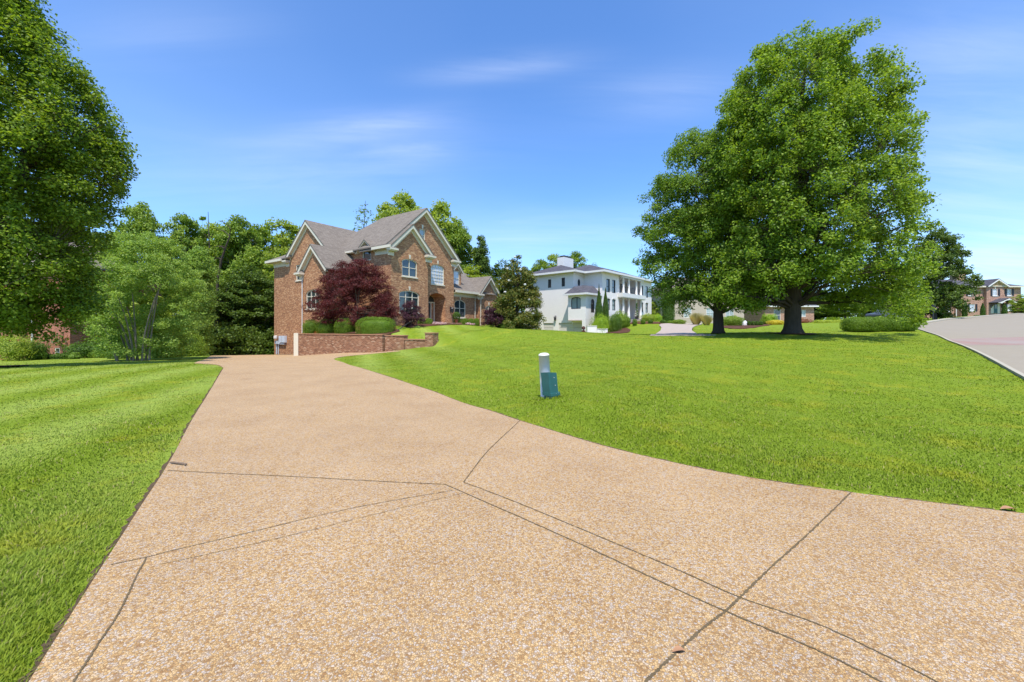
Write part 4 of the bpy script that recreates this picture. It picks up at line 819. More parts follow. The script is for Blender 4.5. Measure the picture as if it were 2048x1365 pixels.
# railing at the wall steps
def rail(pix, label, r=.03):
    pts = [P(*q) for q in pix]; pts = [(x, y, z) for x, y, z in pts]; o = MB().tube(pts, r, 7).build('handrail', M['darkmetal']); return tag(o, label, 'handrail')
rail([(781,671,31.4),(786,667,31.5),(822,643,33.4),(834,642.5,33.6),(834.5,655,33.6)], 'thin dark iron handrail rising from the garden wall to the upper lawn')
# pale flowers in the front beds: uncountable
C = [P(866+i*26/60+random.uniform(-1, 1), 654+random.uniform(-1.2, 1.2), 37+random.uniform(-.5, .8)) for i in range(60)]+[P(933+i*16/30, 651.8+random.uniform(-1, 1), 42+random.uniform(0, .6)) for i in range(30)]
C = np.array([(x, y, g1(x, y)+.18) for x, y, z in C]); V, Fs = crown_leaves(C, 12, .16, .6, .07, .06, .7); tag(np_mesh('bedding_flowers', V, Fs, M['petal']), 'low pale pink flowers along the front bed of the brick house', 'flowers', kind='stuff')
fb = [hw(4.4,-.2,0)[:2], hw(13.4,.4,0)[:2], hw(13.2,-2.4,0)[:2], hw(9.5,-3.0,0)[:2], hw(5,-3.2,0)[:2], hw(.6,-3.8,0)[:2], hw(-1.5,-3.0,0)[:2], hw(.2,-.3,0)[:2]]
tag(polymesh('mulch_bed', fb, M['mulch'], .04, .8), kind='structure'); BEDS['f'] = fb
pb = [tuple(WA+np.array((.5,.25))), tuple(WB+np.array((.1,.3))), P(800,668,31.6)[:2], hw(-1.5,-2.6,0)[:2], hw(0,-.2,0)[:2], hw(0,4.4,0)[:2], hw(-3.4,4.4,0)[:2], hw(-3.6,8.3,0)[:2]]
tag(polymesh('mulch_bed', pb, M['mulch'], .05, .8, G=gH), kind='structure'); BEDS['p'] = pb
sb = [hw(-1.65,8.4,0)[:2], hw(-1.65,17.9,0)[:2], hw(-2.5,17.9,0)[:2], hw(-2.7,12,0)[:2], hw(-3.4,9.4,0)[:2]]
tag(polymesh('mulch_bed', sb, M['mulch'], .035, .6), kind='structure')
# utility meter on the side wall
x, y, z = hw(-1.6, 15.0, 0); root = empty('utility_meter', (x, y, g1(x, y)), th, 'grey electric meter boxes with conduits on the brick side wall by the drive end', 'meter'); 
def mx(px, py): 
    r = (px-CX)/F; ox, oy = hw(-1.6, 0, 0)[:2]; t = (r*oy-ox)/(-.8343-r*.5513); return t-15.0, EYE-(py-HY)/F*(oy+.5513*t)-g1(x, y)
for (xa, ya, xb, yb), nm in (((562,672,567.2,685.5), 'meter_box'), ((568.2,672,574,685.5), 'meter_box'), ((554.5,682,560,688), 'meter_head')):
    a, zt = mx(xa, ya); c, zb_ = mx(xb, yb); MB().box(-.26, -.02, c, a, zb_, zt).build(nm, M['gray'], root)
a, zt = mx(557, 676); MB().lathe([(.16,0),(.2,.05),(.2,.3),(.1,.34)], 10, (-.3, a, zt-.1)).build('meter_dial', M['white'], root)
for xp in (555, 558.7):
    a, zt = mx(xp, 688); MB().tube([(-.1, a, zt+.1), (-.1, a, -.05)], .055, 7).build('conduit', M['gray'], root)
a, zt = mx(560, 686.5); c, _ = mx(572, 686.5); MB().box(-.2, -.05, c, a, zt-.12, zt-.02).build('wireway', M['gray'], root)
# garden retaining wall
root = empty('retaining_wall', (WA[0], WA[1], -.9), 0, 'weathered brick retaining wall stepping down to a square end pillar along the driveway', 'wall')
def wrun(a, b, zt, name, w=.36, zb=-1.6, mat='brick_wall', cap=True, par=None, lo=0):
    a = np.array(a); b = np.array(b); d = (b-a)/np.linalg.norm(b-a); nn = np.array((-d[1], d[0])); L = np.linalg.norm(b-a); ang = math.atan2(d[1], d[0])
    o = MB().box(0, L, -w/2, w/2, zb-zt, -.07 if cap else 0).build(name, M[mat], root); o.location = (a[0]-WA[0], a[1]-WA[1], zt+.9); o.rotation_euler = (0, 0, ang)
    if cap:
        c = MB().box(-.03, L+.03, -w/2-.04, w/2+.04, -.068, .0).build('coping', M['brick_cap'], o)
    return o
zt1 = P(0, 670, 32)[2]; wB2 = WB+dBC*.35
zc = P(0, 669.5, 30)[2]; mid = np.array(P(812, 692, 29.1)[:2]); pil = np.array(P(863, 692, 28.15)[:2]); dd_ = (mid-WB)/np.linalg.norm(mid-WB)
wrun(WA, WB, zc+.02, 'wall_run'); wrun(WB+dd_*.3, mid, zc-.03, 'wall_run', .40); d2 = (pil-mid)/np.linalg.norm(pil-mid); wrun(mid+d2*.05, pil-d2*.30, P(0, 678.5, 28.7)[2], 'wall_run', .36)
wrun(pil-d2*.32, pil+d2*.36, P(0, 665.5, 28.2)[2], 'end_pillar', .64)
wrun(WA+np.array((-.02,.30)), RET, zc+.02, 'wall_run', .36)
o = MB().box(-.26, .12, -.20, .20, -.85, zc+.95).build('end_post', M['trim'], root); o.location = (-.16, -.02, 0)

# ------------------------------------------------------------------ the white house
Q0 = P(1204, 655, 50); th2 = math.atan2(.7533, .6577)
W = empty('white_house', (Q0[0], Q0[1], 0), th2, 'white painted-brick house with dark hip roof, columns and upper balcony', 'house')
F0, F1, F2, S0, S1, S2 = Plane('F', 0), Plane('F', 2.66), Plane('F', .4), Plane('S', 0), Plane('S', -2.4), Plane('S', -3.2)
mb = MB(); WE = 8.45
wl = [(1.15,2.1),(2.75,3.65),(11.75,12.6),(13.5,14.4)]
wh = [arch(a0, a1, 6.0, 7.72) for a0, a1 in wl]+[arch(a0, a1, 3.72, 5.2, .12) for a0, a1 in wl]
wall(mb, F0, [(0,-.5),(15.8,-.5),(15.8,WE),(0,WE)], wh+[arch(4.75, 11.3, 6.0, 8.25), arch(4.75, 11.3, 2.5, 5.5)], .16)
mb.add([(0,0,-.5),(0,2.66,-.5),(0,2.66,WE),(0,0,WE)], [(0,1,2,3)]); mb.add([(15.8,0,-.5),(15.8,9,-.5),(15.8,9,WE),(15.8,0,WE)], [(0,1,2,3)])
for z0, z1 in ((6.0, 8.25), (2.5, 5.5)):
    mb.add([(4.75,.16,z0),(4.75,2.2,z0),(4.75,2.2,z1),(4.75,.16,z1)], [(0,1,2,3)]); mb.add([(11.3,.16,z0),(11.3,2.2,z0),(11.3,2.2,z1),(11.3,.16,z1)], [(0,1,2,3)])
    mb.add([(4.75,.16,z0),(11.3,.16,z0),(11.3,2.2,z0),(4.75,2.2,z0)], [(0,1,2,3)]); mb.add([(4.75,.16,z1),(11.3,.16,z1),(11.3,2.2,z1),(4.75,2.2,z1)], [(0,1,2,3)])
Fl = Plane('F', 2.2); wall(mb, Fl, [(4.75,6.0),(11.3,6.0),(11.3,8.25),(4.75,8.25)], [arch(5.0,6.0,6.05,7.85), arch(7.3,8.7,6.02,8.0,.3), arch(9.6,11.0,6.02,7.95)], .1)
wall(mb, Fl, [(4.75,2.5),(11.3,2.5),(11.3,5.5),(4.75,5.5)], [arch(5.2,5.9,3.0,4.9), arch(6.4,7.1,3.0,4.9), arch(8.0,9.3,2.52,4.9), arch(10.0,10.7,3.0,4.9)], .1)
ovl = [(-1.15+.28*math.cos(math.pi*i/10), 7.2+.45*math.sin(math.pi*i/10)) for i in range(20)]
wall(mb, F1, [(-2.4,-.5),(0,-.5),(0,WE),(-2.4,WE)], [ovl], .1)
wall(mb, S1, [(2.66,5.0),(10.5,5.0),(10.5,WE),(2.66,WE)], [arch(6.1,6.6,6.7,7.8), arch(3.95,4.45,6.72,7.85)], .1)
wall(mb, S1, [(.45,-.5),(10.5,-.5),(10.5,5.0),(.45,5.0)], [arch(1.15,4.9,-.3,2.05), arch(5.75,7.4,-.3,2.05), arch(8.2,9.9,-.3,2.05)], .18)
mb.add([(-2.4,10.5,-.5),(9,10.5,-.5),(9,10.5,WE),(-2.4,10.5,WE)], [(0,1,2,3)])
# bay filling the corner, standing over the garage
wall(mb, S2, [(.45,2.42),(2.95,2.42),(2.95,5.45),(.45,5.45)], [arch(1.15,2.5,3.75,5.2,.25)], .1)
wall(mb, Plane('F', .45), [(-3.2,2.42),(0,2.42),(0,5.45),(-3.2,5.45)], [arch(-1.95,-1.1,3.3,5.0,.4)], .1)
mb.box(-3.195, -2.41, .46, 2.94, 2.40, 2.45); mb.add([(-3.2,2.95,2.42),(-2.4,2.95,2.42),(-2.4,2.95,5.45),(-3.2,2.95,5.45)], [(0,1,2,3)])
mb.box(-3.2, 0, .455, .95, -.5, 2.41)
mb.build('wall', M['wbrick'], W)
rf = MB()
ez = 8.62
slabs([(-.6,-.6,ez),(16.4,-.6,ez),(11.6,4.3,ez+1.7),(4.3,4.3,ez+1.7)], [(-.6,-.6,ez),(4.3,4.3,ez+1.7),(-.6,9.2,ez)], [(16.4,-.6,ez),(16.4,9.2,ez),(11.6,4.3,ez+1.7)], [(-.6,9.2,ez),(4.3,4.3,ez+1.7),(11.6,4.3,ez+1.7),(16.4,9.2,ez)])
slabs([(-3.0,2.06,ez-.02),(3.5,2.06,ez-.02),(1.0,6.6,ez+1.45),(.6,6.6,ez+1.45)], [(-3.0,2.06,ez-.02),(.6,6.6,ez+1.45),(-3.0,11.1,ez-.02)], [(-3.0,11.1,ez-.02),(.6,6.6,ez+1.45),(9,11.1,ez-.02)])
slabs([(-3.6,.05,5.62),(0,.05,5.62),(0,1.2,6.75),(-1.6,1.7,6.75)], [(-3.6,.05,5.62),(-1.6,1.7,6.75),(-2.4,2.6,6.6),(-3.6,3.3,5.62)])
r_ = rf.build('roof', M['roof_dark'], W)
mb = MB(); mb.box(-.7,16.5,-.72,-.6,ez-.22,ez+.02); mb.box(-.7,-.6,-.6,2.1,ez-.22,ez+.02); mb.box(-3.1,-.7,1.95,2.06,ez-.24,ez); mb.box(-3.12,-3.0,1.95,11.2,ez-.24,ez); mb.box(16.4,16.5,-.6,9,ez-.22,ez+.02)
mb.box(-.6,16.4,-.6,.0,ez-.2,ez-.16); mb.box(-.6,0,0,2.6,ez-.2,ez-.16); mb.box(-3.0,-2.4,2.1,11,ez-.22,ez-.18); mb.box(-2.4,-.6,2.1,2.66,ez-.22,ez-.18)
mb.box(-3.72,-3.6,-.05,3.4,5.42,5.64); mb.box(-3.6,0,-.07,.05,5.42,5.64); mb.box(-3.6,-3.2,.05,3.3,5.44,5.48); mb.box(-3.2,0,.05,.45,5.44,5.48); mb.build('eave_trim', M['trim_white'], W)
mb = MB(); mb.box(.9, 3.3, 6.3, 7.4, 8.9, 11.2); mb.build('chimney', M['trim_white'], r_); ch_ = r_.children[-1] if r_.children else None
mb = MB(); mb.box(1.0, 3.2, 6.4, 7.3, 11.2, 11.32); mb.box(1.3, 2.9, 6.5, 7.2, 11.32, 11.5); mb.build('chimney_cap', M['darkmetal'], r_)
for a0, a1 in wl:
    window(W, F0, a0, a1, 6.0, 7.72, 0, (), (6.75,), .09, 'glass_pale' if a0 > 12 else 'glass', 'black', False, depth=.16)
    window(W, F0, a0, a1, 3.72, 5.2, .12, (), (4.45,), .09, 'glass_pale', 'black', False, depth=.16)
    mb = MB(); header(mb, F0, a0, a1, 5.2, .12, .2); mb.build('window_head', M['white'], W)
for a0, a1, b0, b1, r0 in ((5.0,6.0,6.05,7.85,0),(7.3,8.7,6.02,8.0,.3),(9.6,11.0,6.02,7.95,0),(5.2,5.9,3.0,4.9,0),(6.4,7.1,3.0,4.9,0),(8.0,9.3,2.52,4.9,0),(10.0,10.7,3.0,4.9,0)):
    window(W, Fl, a0, a1, b0, b1, r0, ((a0+a1)/2,) if a1-a0 > 1.1 else (), (), .11, 'glass', 'black', False, depth=.1, name='door' if b0 < 3 or b0 > 6.0 else 'window')
window(W, S1, 6.1, 6.6, 6.7, 7.8, 0, (), (), .08, 'glass', 'black', False, depth=.1); window(W, S1, 3.95, 4.45, 6.72, 7.85, 0, (), (), .08, 'glass', 'black', False, depth=.1)
window(W, S2, 1.15, 2.5, 3.75, 5.2, .25, (1.7,), (), .06, 'glass_pale', 'black', False, depth=.1); window(W, Plane('F', .45), -1.95, -1.1, 3.3, 5.0, .4, (), (), .08, 'glass', 'black', False, depth=.1)
o2 = MB(); inn = [(-1.15+.20*math.cos(math.pi*i/10), 7.2+.36*math.sin(math.pi*i/10)) for i in range(20)]
o2.add([F1(a, b, .02) for a, b in ovl]+[F1(a, b, .02) for a, b in inn]+[F1(a, b, -.08) for a, b in inn], [(i, (i+1) % 20, (i+1) % 20+20, i+20) for i in range(20)]+[(i+20, (i+1) % 20+20, (i+1) % 20+40, i+40) for i in range(20)]); w_ = o2.build('oval_window', M['black'], W)
MB().add([F1(a, b, -.06) for a, b in inn], [tuple(range(20))]).build('pane', M['glass'], w_)
for a0, a1 in ((1.15,4.9),(5.75,7.4),(8.2,9.9)):
    mb = MB()
    for r0 in range(4): S1.box(mb, a0+.02, a1-.02, -.3+r0*.585, -.3+(r0+1)*.585-.03, -.14, -.10)
    mb.build('garage_door', M['garage'], W)
mb = MB(); S2.box(mb, .95, 2.9, 2.28, 2.398, -.1, .12); mb.build('bay_ledge', M['tan'], W)
mb = MB(); mb.lathe([(.03,0),(.13,.1),(.15,.42),(.2,.44),(.04,.65)], 6, (-2.6, 5.35, 2.35)); mb.box(-2.6,-2.41,5.28,5.42,2.6,3.0); mb.build('wall_lantern', M['black'], W)
for s_ in (5.4, 7.1, 9.55, 11.1):
    for z0, z1 in ((6.12, 8.3), (2.62, 5.5)):
        mb = MB(); mb.lathe([(.24,0),(.24,.1),(.19,.14),(.18,(z1-z0)*.5),(.155,z1-z0-.16),(.21,z1-z0-.12),(.23,z1-z0)], 14, (s_, -.25, z0)); mb.build('column', M['white'], W, True)
mb = MB(); mb.box(4.3, 11.9, -.75, -.002, 5.55, 6.1); mb.box(4.4, 11.8, -.65, -.003, 5.45, 5.548); mb.build('balcony_floor', M['white'], W)
mb = MB(); mb.box(4.6, 11.6, -.52, -.003, 8.18, 8.40); mb.build('balcony_beam', M['white'], W)
mb = MB(); mb.tube([(4.7,-.3,7.0),(11.5,-.3,7.0)], .03, 6); mb.tube([(4.7,-.3,6.2),(11.5,-.3,6.2)], .025, 6)
for i in range(46): mb.tube([(4.75+i*.15,-.3,6.1),(4.75+i*.15,-.3,7.0)], .012, 4)
mb.build('balcony_railing', M['darkmetal'], W)
mb = MB(); mb.box(4.6,11.7,-1.2,.16,1.4,2.60); mb.box(8.0,10.6,-1.6,-1.2,1.4,2.42); mb.box(7.8,10.8,-2.0,-1.6,1.4,2.26); mb.box(7.6,11,-2.4,-2.0,1.4,2.1); mb.build('porch_steps', M['pale_drive'], W)
def qw(s, t, z): return (Q0[0]+.6577*s-.7533*t, Q0[1]+.7533*s+.6577*t, z)
q = qw(8.6, -.75, 2.60); root = empty('spiral_topiary', q, 0, 'thin dark spiral topiary in a black pot on the white portico', 'potted plant'); MB().lathe([(.15,0),(.25,.4),(.28,.45),(.2,.46)], 12).build('pot', M['black'], root)
C = np.array([(.16*(1-i/40)*math.cos(i*.8), .16*(1-i/40)*math.sin(i*.8), .5+i*.045) for i in range(40)]); V, Fs = crown_leaves(C, 40, .14, .8, .07, .05, .3); np_mesh('foliage', V, Fs, M['shrub_dark'], root)
# white garden wall by the garage, its lantern-like red topiary, white stone
root = empty('white_garden_wall', P(1176, 655, 45.5), 0, 'low stepped white brick wall at the garage side of the white house', 'wall')
for (xa, xb, ty), nm in (((1174,1193,651.5), 'wall_run'), ((1193.3,1214.5,657.5), 'wall_run')):
    a = np.array(P(xa, ty, 45.5))-np.array(P(1176, 655, 45.5)); c = np.array(P(xb, ty, 45.5))-np.array(P(1176, 655, 45.5))
    o = MB().box(a[0], c[0], -.2, .2, -1.6, a[2]-.06).build(nm, M['wbrick'], root); MB().box(a[0]-.03, c[0]+.03, -.24, .24, a[2]-.058, a[2]).build('coping', M['trim'], o)
x, y, _ = P(1167, 655, 45); root = empty('potted_topiary', (x, y, g1(x, y)), 0, 'red-leafed double ball topiary beside the garage of the white house', 'potted plant')
zt = P(0, 656.5, 45)[2]-g1(x, y); MB().tube([(0,0,0),(0,0,zt)], .03, 6).build('stem', M['bark'], root)
for zz, r0 in ((zt, .16), (zt-.42, .17)):
    u_ = unit(RNG.normal(size=(500, 3))); V, Fs = leaf_geo(u_*r0*1.2+np.array([0,0,zz]), unit(u_+RNG.normal(size=(500,3))*.4), np.full(500,.07), np.full(500,.05)); np_mesh('foliage', V, Fs, M['purple'], root)
MB().lathe([(.12,-.05),(.2,max(.3, zt-.75)),(.16,max(.32, zt-.72))], 10).build('pot', M['terracotta'], root)
x, y, _ = P(1489, 655, 49); o = MB().lathe([(.55,-.1),(.52,.25),(.40,.48),(.22,.62),(.05,.68)], 9).build('garden_stone', M['white'], None, False); o.location = (x, y, g1(x, y)); o.scale = (.75, .5, .95); tag(o, 'white upright garden stone at the edge of the mulch bed', 'stone')

# ------------------------------------------------------------------ houses further off
def simple_house(name, label, px0, px1, D, zwall, wallm, roofm, ridge, depth=9, hip=1.5, wins=(), trim='trim_white', turn=0, zb=None):
    x0, x1 = (px0-CX)/F*D, (px1-CX)/F*D; L = x1-x0; z0 = g1((x0+x1)/2, D) if zb is None else zb; root = empty(name, (x0, D, z0), turn, label, 'house'); pl = Plane('F', 0); mb = MB()
    hs = [arch(*w_[:4]) for w_ in wins]; wall(mb, pl, [(0,-1),(L,-1),(L,zwall),(0,zwall)], hs, .1)
    mb.add([(0,0,-1),(0,depth,-1),(0,depth,zwall),(0,0,zwall)], [(0,1,2,3)]); mb.add([(L,0,-1),(L,depth,-1),(L,depth,zwall),(L,0,zwall)], [(0,1,2,3)]); mb.add([(0,depth,-1),(L,depth,-1),(L,depth,zwall),(0,depth,zwall)], [(0,1,2,3)])
    mb.build('wall', M[wallm], root); global rf; rf = MB(); e = .45; zr = zwall+.1
    slabs([(-e,-e,zr),(L+e,-e,zr),(L-hip,depth/2,zr+ridge),(hip,depth/2,zr+ridge)], [(-e,-e,zr),(hip,depth/2,zr+ridge),(-e,depth+e,zr)], [(L+e,-e,zr),(L+e,depth+e,zr),(L-hip,depth/2,zr+ridge)], [(-e,depth+e,zr),(hip,depth/2,zr+ridge),(L-hip,depth/2,zr+ridge),(L+e,depth+e,zr)])
    r = rf.build('roof', M[roofm], root); mb = MB(); mb.box(-e-.05,L+e+.05,-e-.1,-e,zr-.24,zr-.005); mb.box(-e,L+e,-e,0,zr-.2,zr-.16); mb.build('eave_trim', M[trim], root)
    for w_ in wins: window(root, pl, *w_[:4], 0, ((w_[0]+w_[1])/2,) if w_[1]-w_[0] > 1.2 else (), ((w_[2]+w_[3])/2,), .08, 'glass_pale' if len(w_) < 5 else w_[4], trim, False, depth=.1)
    return root, L, z0, r
simple_house('tan_house', 'tan house mostly hidden behind the lower maple past the pale drive', 1345, 1500, 66, 5.2, 'tan', 'roof', 3.0, wins=((2.0,3.4,1,2.6),(6,7.4,1,2.6),(9.5,11,.2,2.6)), turn=.12)
simple_house('pink_brick_cottage', 'low pink brick house glimpsed behind the tall maple trunk', 1530, 1628, 72, 2.9, 'brick_far', 'roof_dark', 2.2, depth=8, wins=((1.6,2.8,.3,2.3,'glass'),(6.2,7.4,1,2.2)))
# red brick house at the picture edge behind the drooping maple
DL = 38; root, L, z0, r_ = simple_house('red_brick_house', 'red brick house at the picture edge, mostly behind the drooping maple', -160, 140, DL, 8.8, 'brick_red', 'roof', 3.2, depth=10, hip=4, trim='trim', zb=P(0, 717, DL)[2],
    wins=((11.25,11.85,-.05,1.0,'glass'),(12.85,13.35,.15,1.0,'glass'),(8.2,9.6,4.5,6.2,'glass')))
mb = MB(); mb.tube([(10.85,-.12,8.4),(10.85,-.12,.35)], .075, 8); mb.build('downspout', M['trim_white'], root)
mb = MB(); mb.tube([(10.85,-.12,.36),(10.85,-.12,-.2)], .085, 8); mb.build('downspout_boot', M['darkmetal'], root)

# far pink brick house with pediment, at the road bend
DF = 78; zf = P(0, 632, DF)[2]; xf = (1922-CX)/F*DF; R_ = empty('pink_brick_house', (xf, DF, zf), 0, 'pink brick house with black shutters, pediment and tall chimney at the road bend', 'house'); sc = DF/F
def fx(px): return (px-1922)*sc
def fz(py): return EYE-(py-HY)*sc-zf
pf, pb_ = Plane('F', 0), Plane('F', -.5); Lf = fx(2042); ze = fz(574); mb = MB()
wallw = [(fx(2014), fx(2023), fz(592), fz(578.5)), (fx(1939.5), fx(1950), fz(622.5), fz(609)), (fx(2015), fx(2023.5), fz(622), fz(609)), (fx(1936), fx(1946), fz(592), fz(578.5))]
wall(mb, pf, [(0,-2),(Lf,-2),(Lf,ze),(0,ze)], [arch(*w_) for w_ in wallw], .1)
bw = [(fx(1979), fx(1989), fz(592.5), fz(579))]; door = (fx(1981), fx(1988), fz(627), fz(608))
wall(mb, pb_, [(fx(1967),-2),(fx(2002),-2),(fx(2002),ze),(fx(1967),ze)], [arch(*bw[0]), arch(*door)], .1)
mb.box(fx(1967), fx(1967)+.01, -.5, 0, -2, ze); mb.box(fx(2002)-.01, fx(2002), -.5, 0, -2, ze)
for a, c in (((0,0),(0,10)),((Lf,0),(Lf,10)),((0,10),(Lf,10))): mb.add([(*a,-2),(*c,-2),(*c,ze),(*a,ze)], [(0,1,2,3)])
# low side wing, its windows white
pw = Plane('F', 1.0); wing = [(fx(1879), fx(1896), fz(625.5), fz(615.5)), (fx(1906), fx(1913), fz(624), fz(616))]
wall(mb, pw, [(fx(1855),-2),(0,-2),(0,fz(604)),(fx(1855),fz(604))], [arch(*w_) for w_ in wing], .1); mb.add([(fx(1855),1,-2),(fx(1855),9,-2),(fx(1855),9,fz(604)),(fx(1855),1,fz(604))], [(0,1,2,3)])
mb.build('wall', M['brick_far'], R_)
wall(pm := MB(), Plane('F', -.55), [(fx(1968), ze+.12), (fx(2005), ze+.12), (fx(1986.5), fz(561))]); pm.build('pediment', M['brick_tan'], R_)
rf = MB(); zr = ze+.1; rt = fz(553.5)
slabs([(-.5,-.5,zr),(Lf+.5,-.5,zr),(fx(1991),5,rt),(fx(1930),5,rt)], [(Lf+.5,-.5,zr),(Lf+.5,10.5,zr),(fx(1991),5,rt)], [(-.5,-.5,zr),(fx(1930),5,rt),(-.5,10.5,zr)], [(-.5,10.5,zr),(fx(1930),5,rt),(fx(1991),5,rt),(Lf+.5,10.5,zr)])
ax = fx(1986.5); az = fz(558.5)
slabs([(fx(1965),-.95,zr+.02),(ax,-.95,az),(ax,3.2,az),(fx(1965),3.2,zr+.02)], [(ax,-.95,az),(fx(2008),-.95,zr+.02),(fx(2008),3.2,zr+.02),(ax,3.2,az)])
slabs([(fx(1854),.6,fz(604)),(0,.6,fz(604)),(0,5,fz(592)),(fx(1860),5,fz(592))])
r_ = rf.build('roof', M['roof_dark'], R_)
rake(R_, Plane('F', -.5), [(fx(1965), zr-.08), (fx(2008), zr-.08)], (ax, az-.1), .46, .2, 'trim_white')
mb = MB(); mb.box(-.55,fx(1965),-.62,-.5,zr-.25,zr); mb.box(fx(2008),Lf+.6,-.62,-.5,zr-.25,zr); mb.box(-.5,Lf+.5,-.5,0,zr-.2,zr-.16); mb.box(fx(1967),fx(2005),-.7,-.51,ze-.02,ze+.12); mb.build('eave_trim', M['trim'], R_)
mb = MB(); mb.box(fx(1963), fx(1982), 4.3, 5.7, rt-.8, fz(538.5)); mb.build('chimney', M['brick_tan'], r_)
mb = MB(); mb.prism([(fx(1961.5),4.1,fz(538)),(fx(1983),4.1,fz(536.2)),(fx(1983),4.1,fz(535.6)),(fx(1961.5),4.1,fz(537.2))], (0,1.8,0)); mb.box(fx(1965),fx(1966),4.4,5.6,fz(538.6),fz(537)); mb.box(fx(1980),fx(1981),4.4,5.6,fz(538.6),fz(536.5)); mb.build('chimney_cap', M['darkmetal'], r_)
for w_ in wallw: 
    window(R_, pf, *w_, 0, (), ((w_[2]+w_[3])/2,), .09, 'glass_blind', 'white', True, munt=(3, 4), depth=.1)
    for s_ in (w_[0]-.42, w_[1]+.06): pf.box(sh := MB(), s_, s_+.36, w_[2]-.03, w_[3]+.03, .01, .06); sh.build('shutter', M['shutter'], R_)
for w_ in bw:
    window(R_, pb_, *w_, 0, (), ((w_[2]+w_[3])/2,), .09, 'glass_blind', 'white', True, munt=(3, 4), depth=.1, key=True, keymat='trim')
    for s_ in (w_[0]-.42, w_[1]+.06): pb_.box(sh := MB(), s_, s_+.36, w_[2]-.03, w_[3]+.03, .01, .06); sh.build('shutter', M['shutter'], R_)
for i, w_ in enumerate(wing): window(R_, pw, *w_, 0, ((w_[0]+w_[1])/2,) if i == 0 else (), (), .14, 'glass' if i == 0 else 'glass_blind', 'white', True, depth=.1)
pb_.box(mb := MB(), door[0]-.55, door[1]+.5, door[2]-.05, door[3]+.2, .0, .04); mb.build('door_surround', M['trim'], R_)
pb_.box(mb := MB(), door[0], door[1], door[2], door[3], .041, .07); d_ = mb.build('door', M['teal'], R_); pb_.box(mb := MB(), door[0]+.15, door[1]-.15, door[2]+.9, door[3]-.15, .071, .08); mb.build('pane', M['glass'], d_)
rf = MB(); pa = (fx(1971), fx(2008), fx(1991)); zp0, zp1 = fz(606), fz(597.5)
slabs([(pa[0],-2.2,zp0),(pa[2],-2.2,zp1),(pa[2],-.5,zp1),(pa[0],-.5,zp0)], [(pa[2],-2.2,zp1),(pa[1],-2.2,zp0),(pa[1],-.5,zp0),(pa[2],-.5,zp1)]); pr = rf.build('porch_roof', M['roof_dark'], R_)
pp = Plane('F', -2.2); mb = MB(); mb.prism([pp(pa[0]-.1, zp0-.1), pp(pa[2], zp1-.02), pp(pa[1]+.1, zp0-.1), pp(pa[1]-.55, zp0-.25), pp(pa[2]+.6, zp1-.55), pp(pa[2], zp1-.42), pp(pa[2]-.6, zp1-.55), pp(pa[0]+.55, zp0-.25)], (0,.1,0)); mb.build('porch_trim', M['trim_white'], pr)
for a in (fx(1974.5), fx(1996)): MB().prism([(a,-.51,fz(617)),(a,-.51,fz(607)),(a,-1.9,fz(607)),(a,-1.6,fz(608.5)),(a,-.8,fz(612))], (.22,0,0)).build('porch_bracket', M['bark_grey'], R_)
mb = MB(); mb.tube([(fx(1998),-2,fz(628)),(fx(1998),-2,fz(618)),(fx(2008),-2,fz(617.5)),(fx(2008),-2,fz(628))], .05, 6)
for i in range(9): mb.tube([(fx(1999+i),-2,fz(628)),(fx(1999+i),-2,fz(618))], .02, 4)
mb.build('porch_railing', M['darkmetal'], R_)
mb = MB(); mb.tube([(fx(1920.5),.7,fz(605)),(fx(1920.5),.7,fz(633))], .09, 6); mb.build('downspout', M['trim_white'], R_)
for px_, y0_, w_, D_, l_ in ((1929,606,13,75,'pointed green conifer at the joint of the pink brick house and its low wing'),(1965.5,605,12,75,'pointed green conifer between shuttered window and front door'),(2009,606,14,75,'pointed green conifer past the porch railing of the pink brick house')):
    bush('cone_shrub', l_, px_, y0_, 634, w_, D_, M['thuja'], 3000, .13, 'cone conifers at the pink brick house', 'conifer', cone=[(0, 1), (.4, .95), (.75, .6), (1, .1)], power=2.2)
for px_, w_, l_ in ((1893,30,'low foundation shrub under the white wing windows'),(1955,22,'low dark shrub under the shuttered window')):
    bush('low_plant', l_, px_, 630, 636, w_, 73, M['shrub_dark'], 1500, .13, 'low foundation plants at the pink brick house', 'plant', shell=.5, fuzz=.2)
# dark post with box by the far kerb
x, y, _ = P(1866, 640, 48); root = empty('mailbox_post', (x, y, g1(x, y)), 0, 'tall black post with a dark box head on the lawn by the road bend', 'post'); zz = P(0, 609, 48)[2]-g1(x, y)
MB().box(-.05,.05,-.05,.05,-.1,zz-.75).build('post', M['black'], root); mb = MB(); mb.box(-.24,.24,-.1,.1,zz-.8,zz-.08); mb.prism([(-.28,-.13,zz-.08),(.28,-.13,zz-.08),(0,-.13,zz+.06)], (0,.26,0)); mb.build('box_head', M['black'], root)
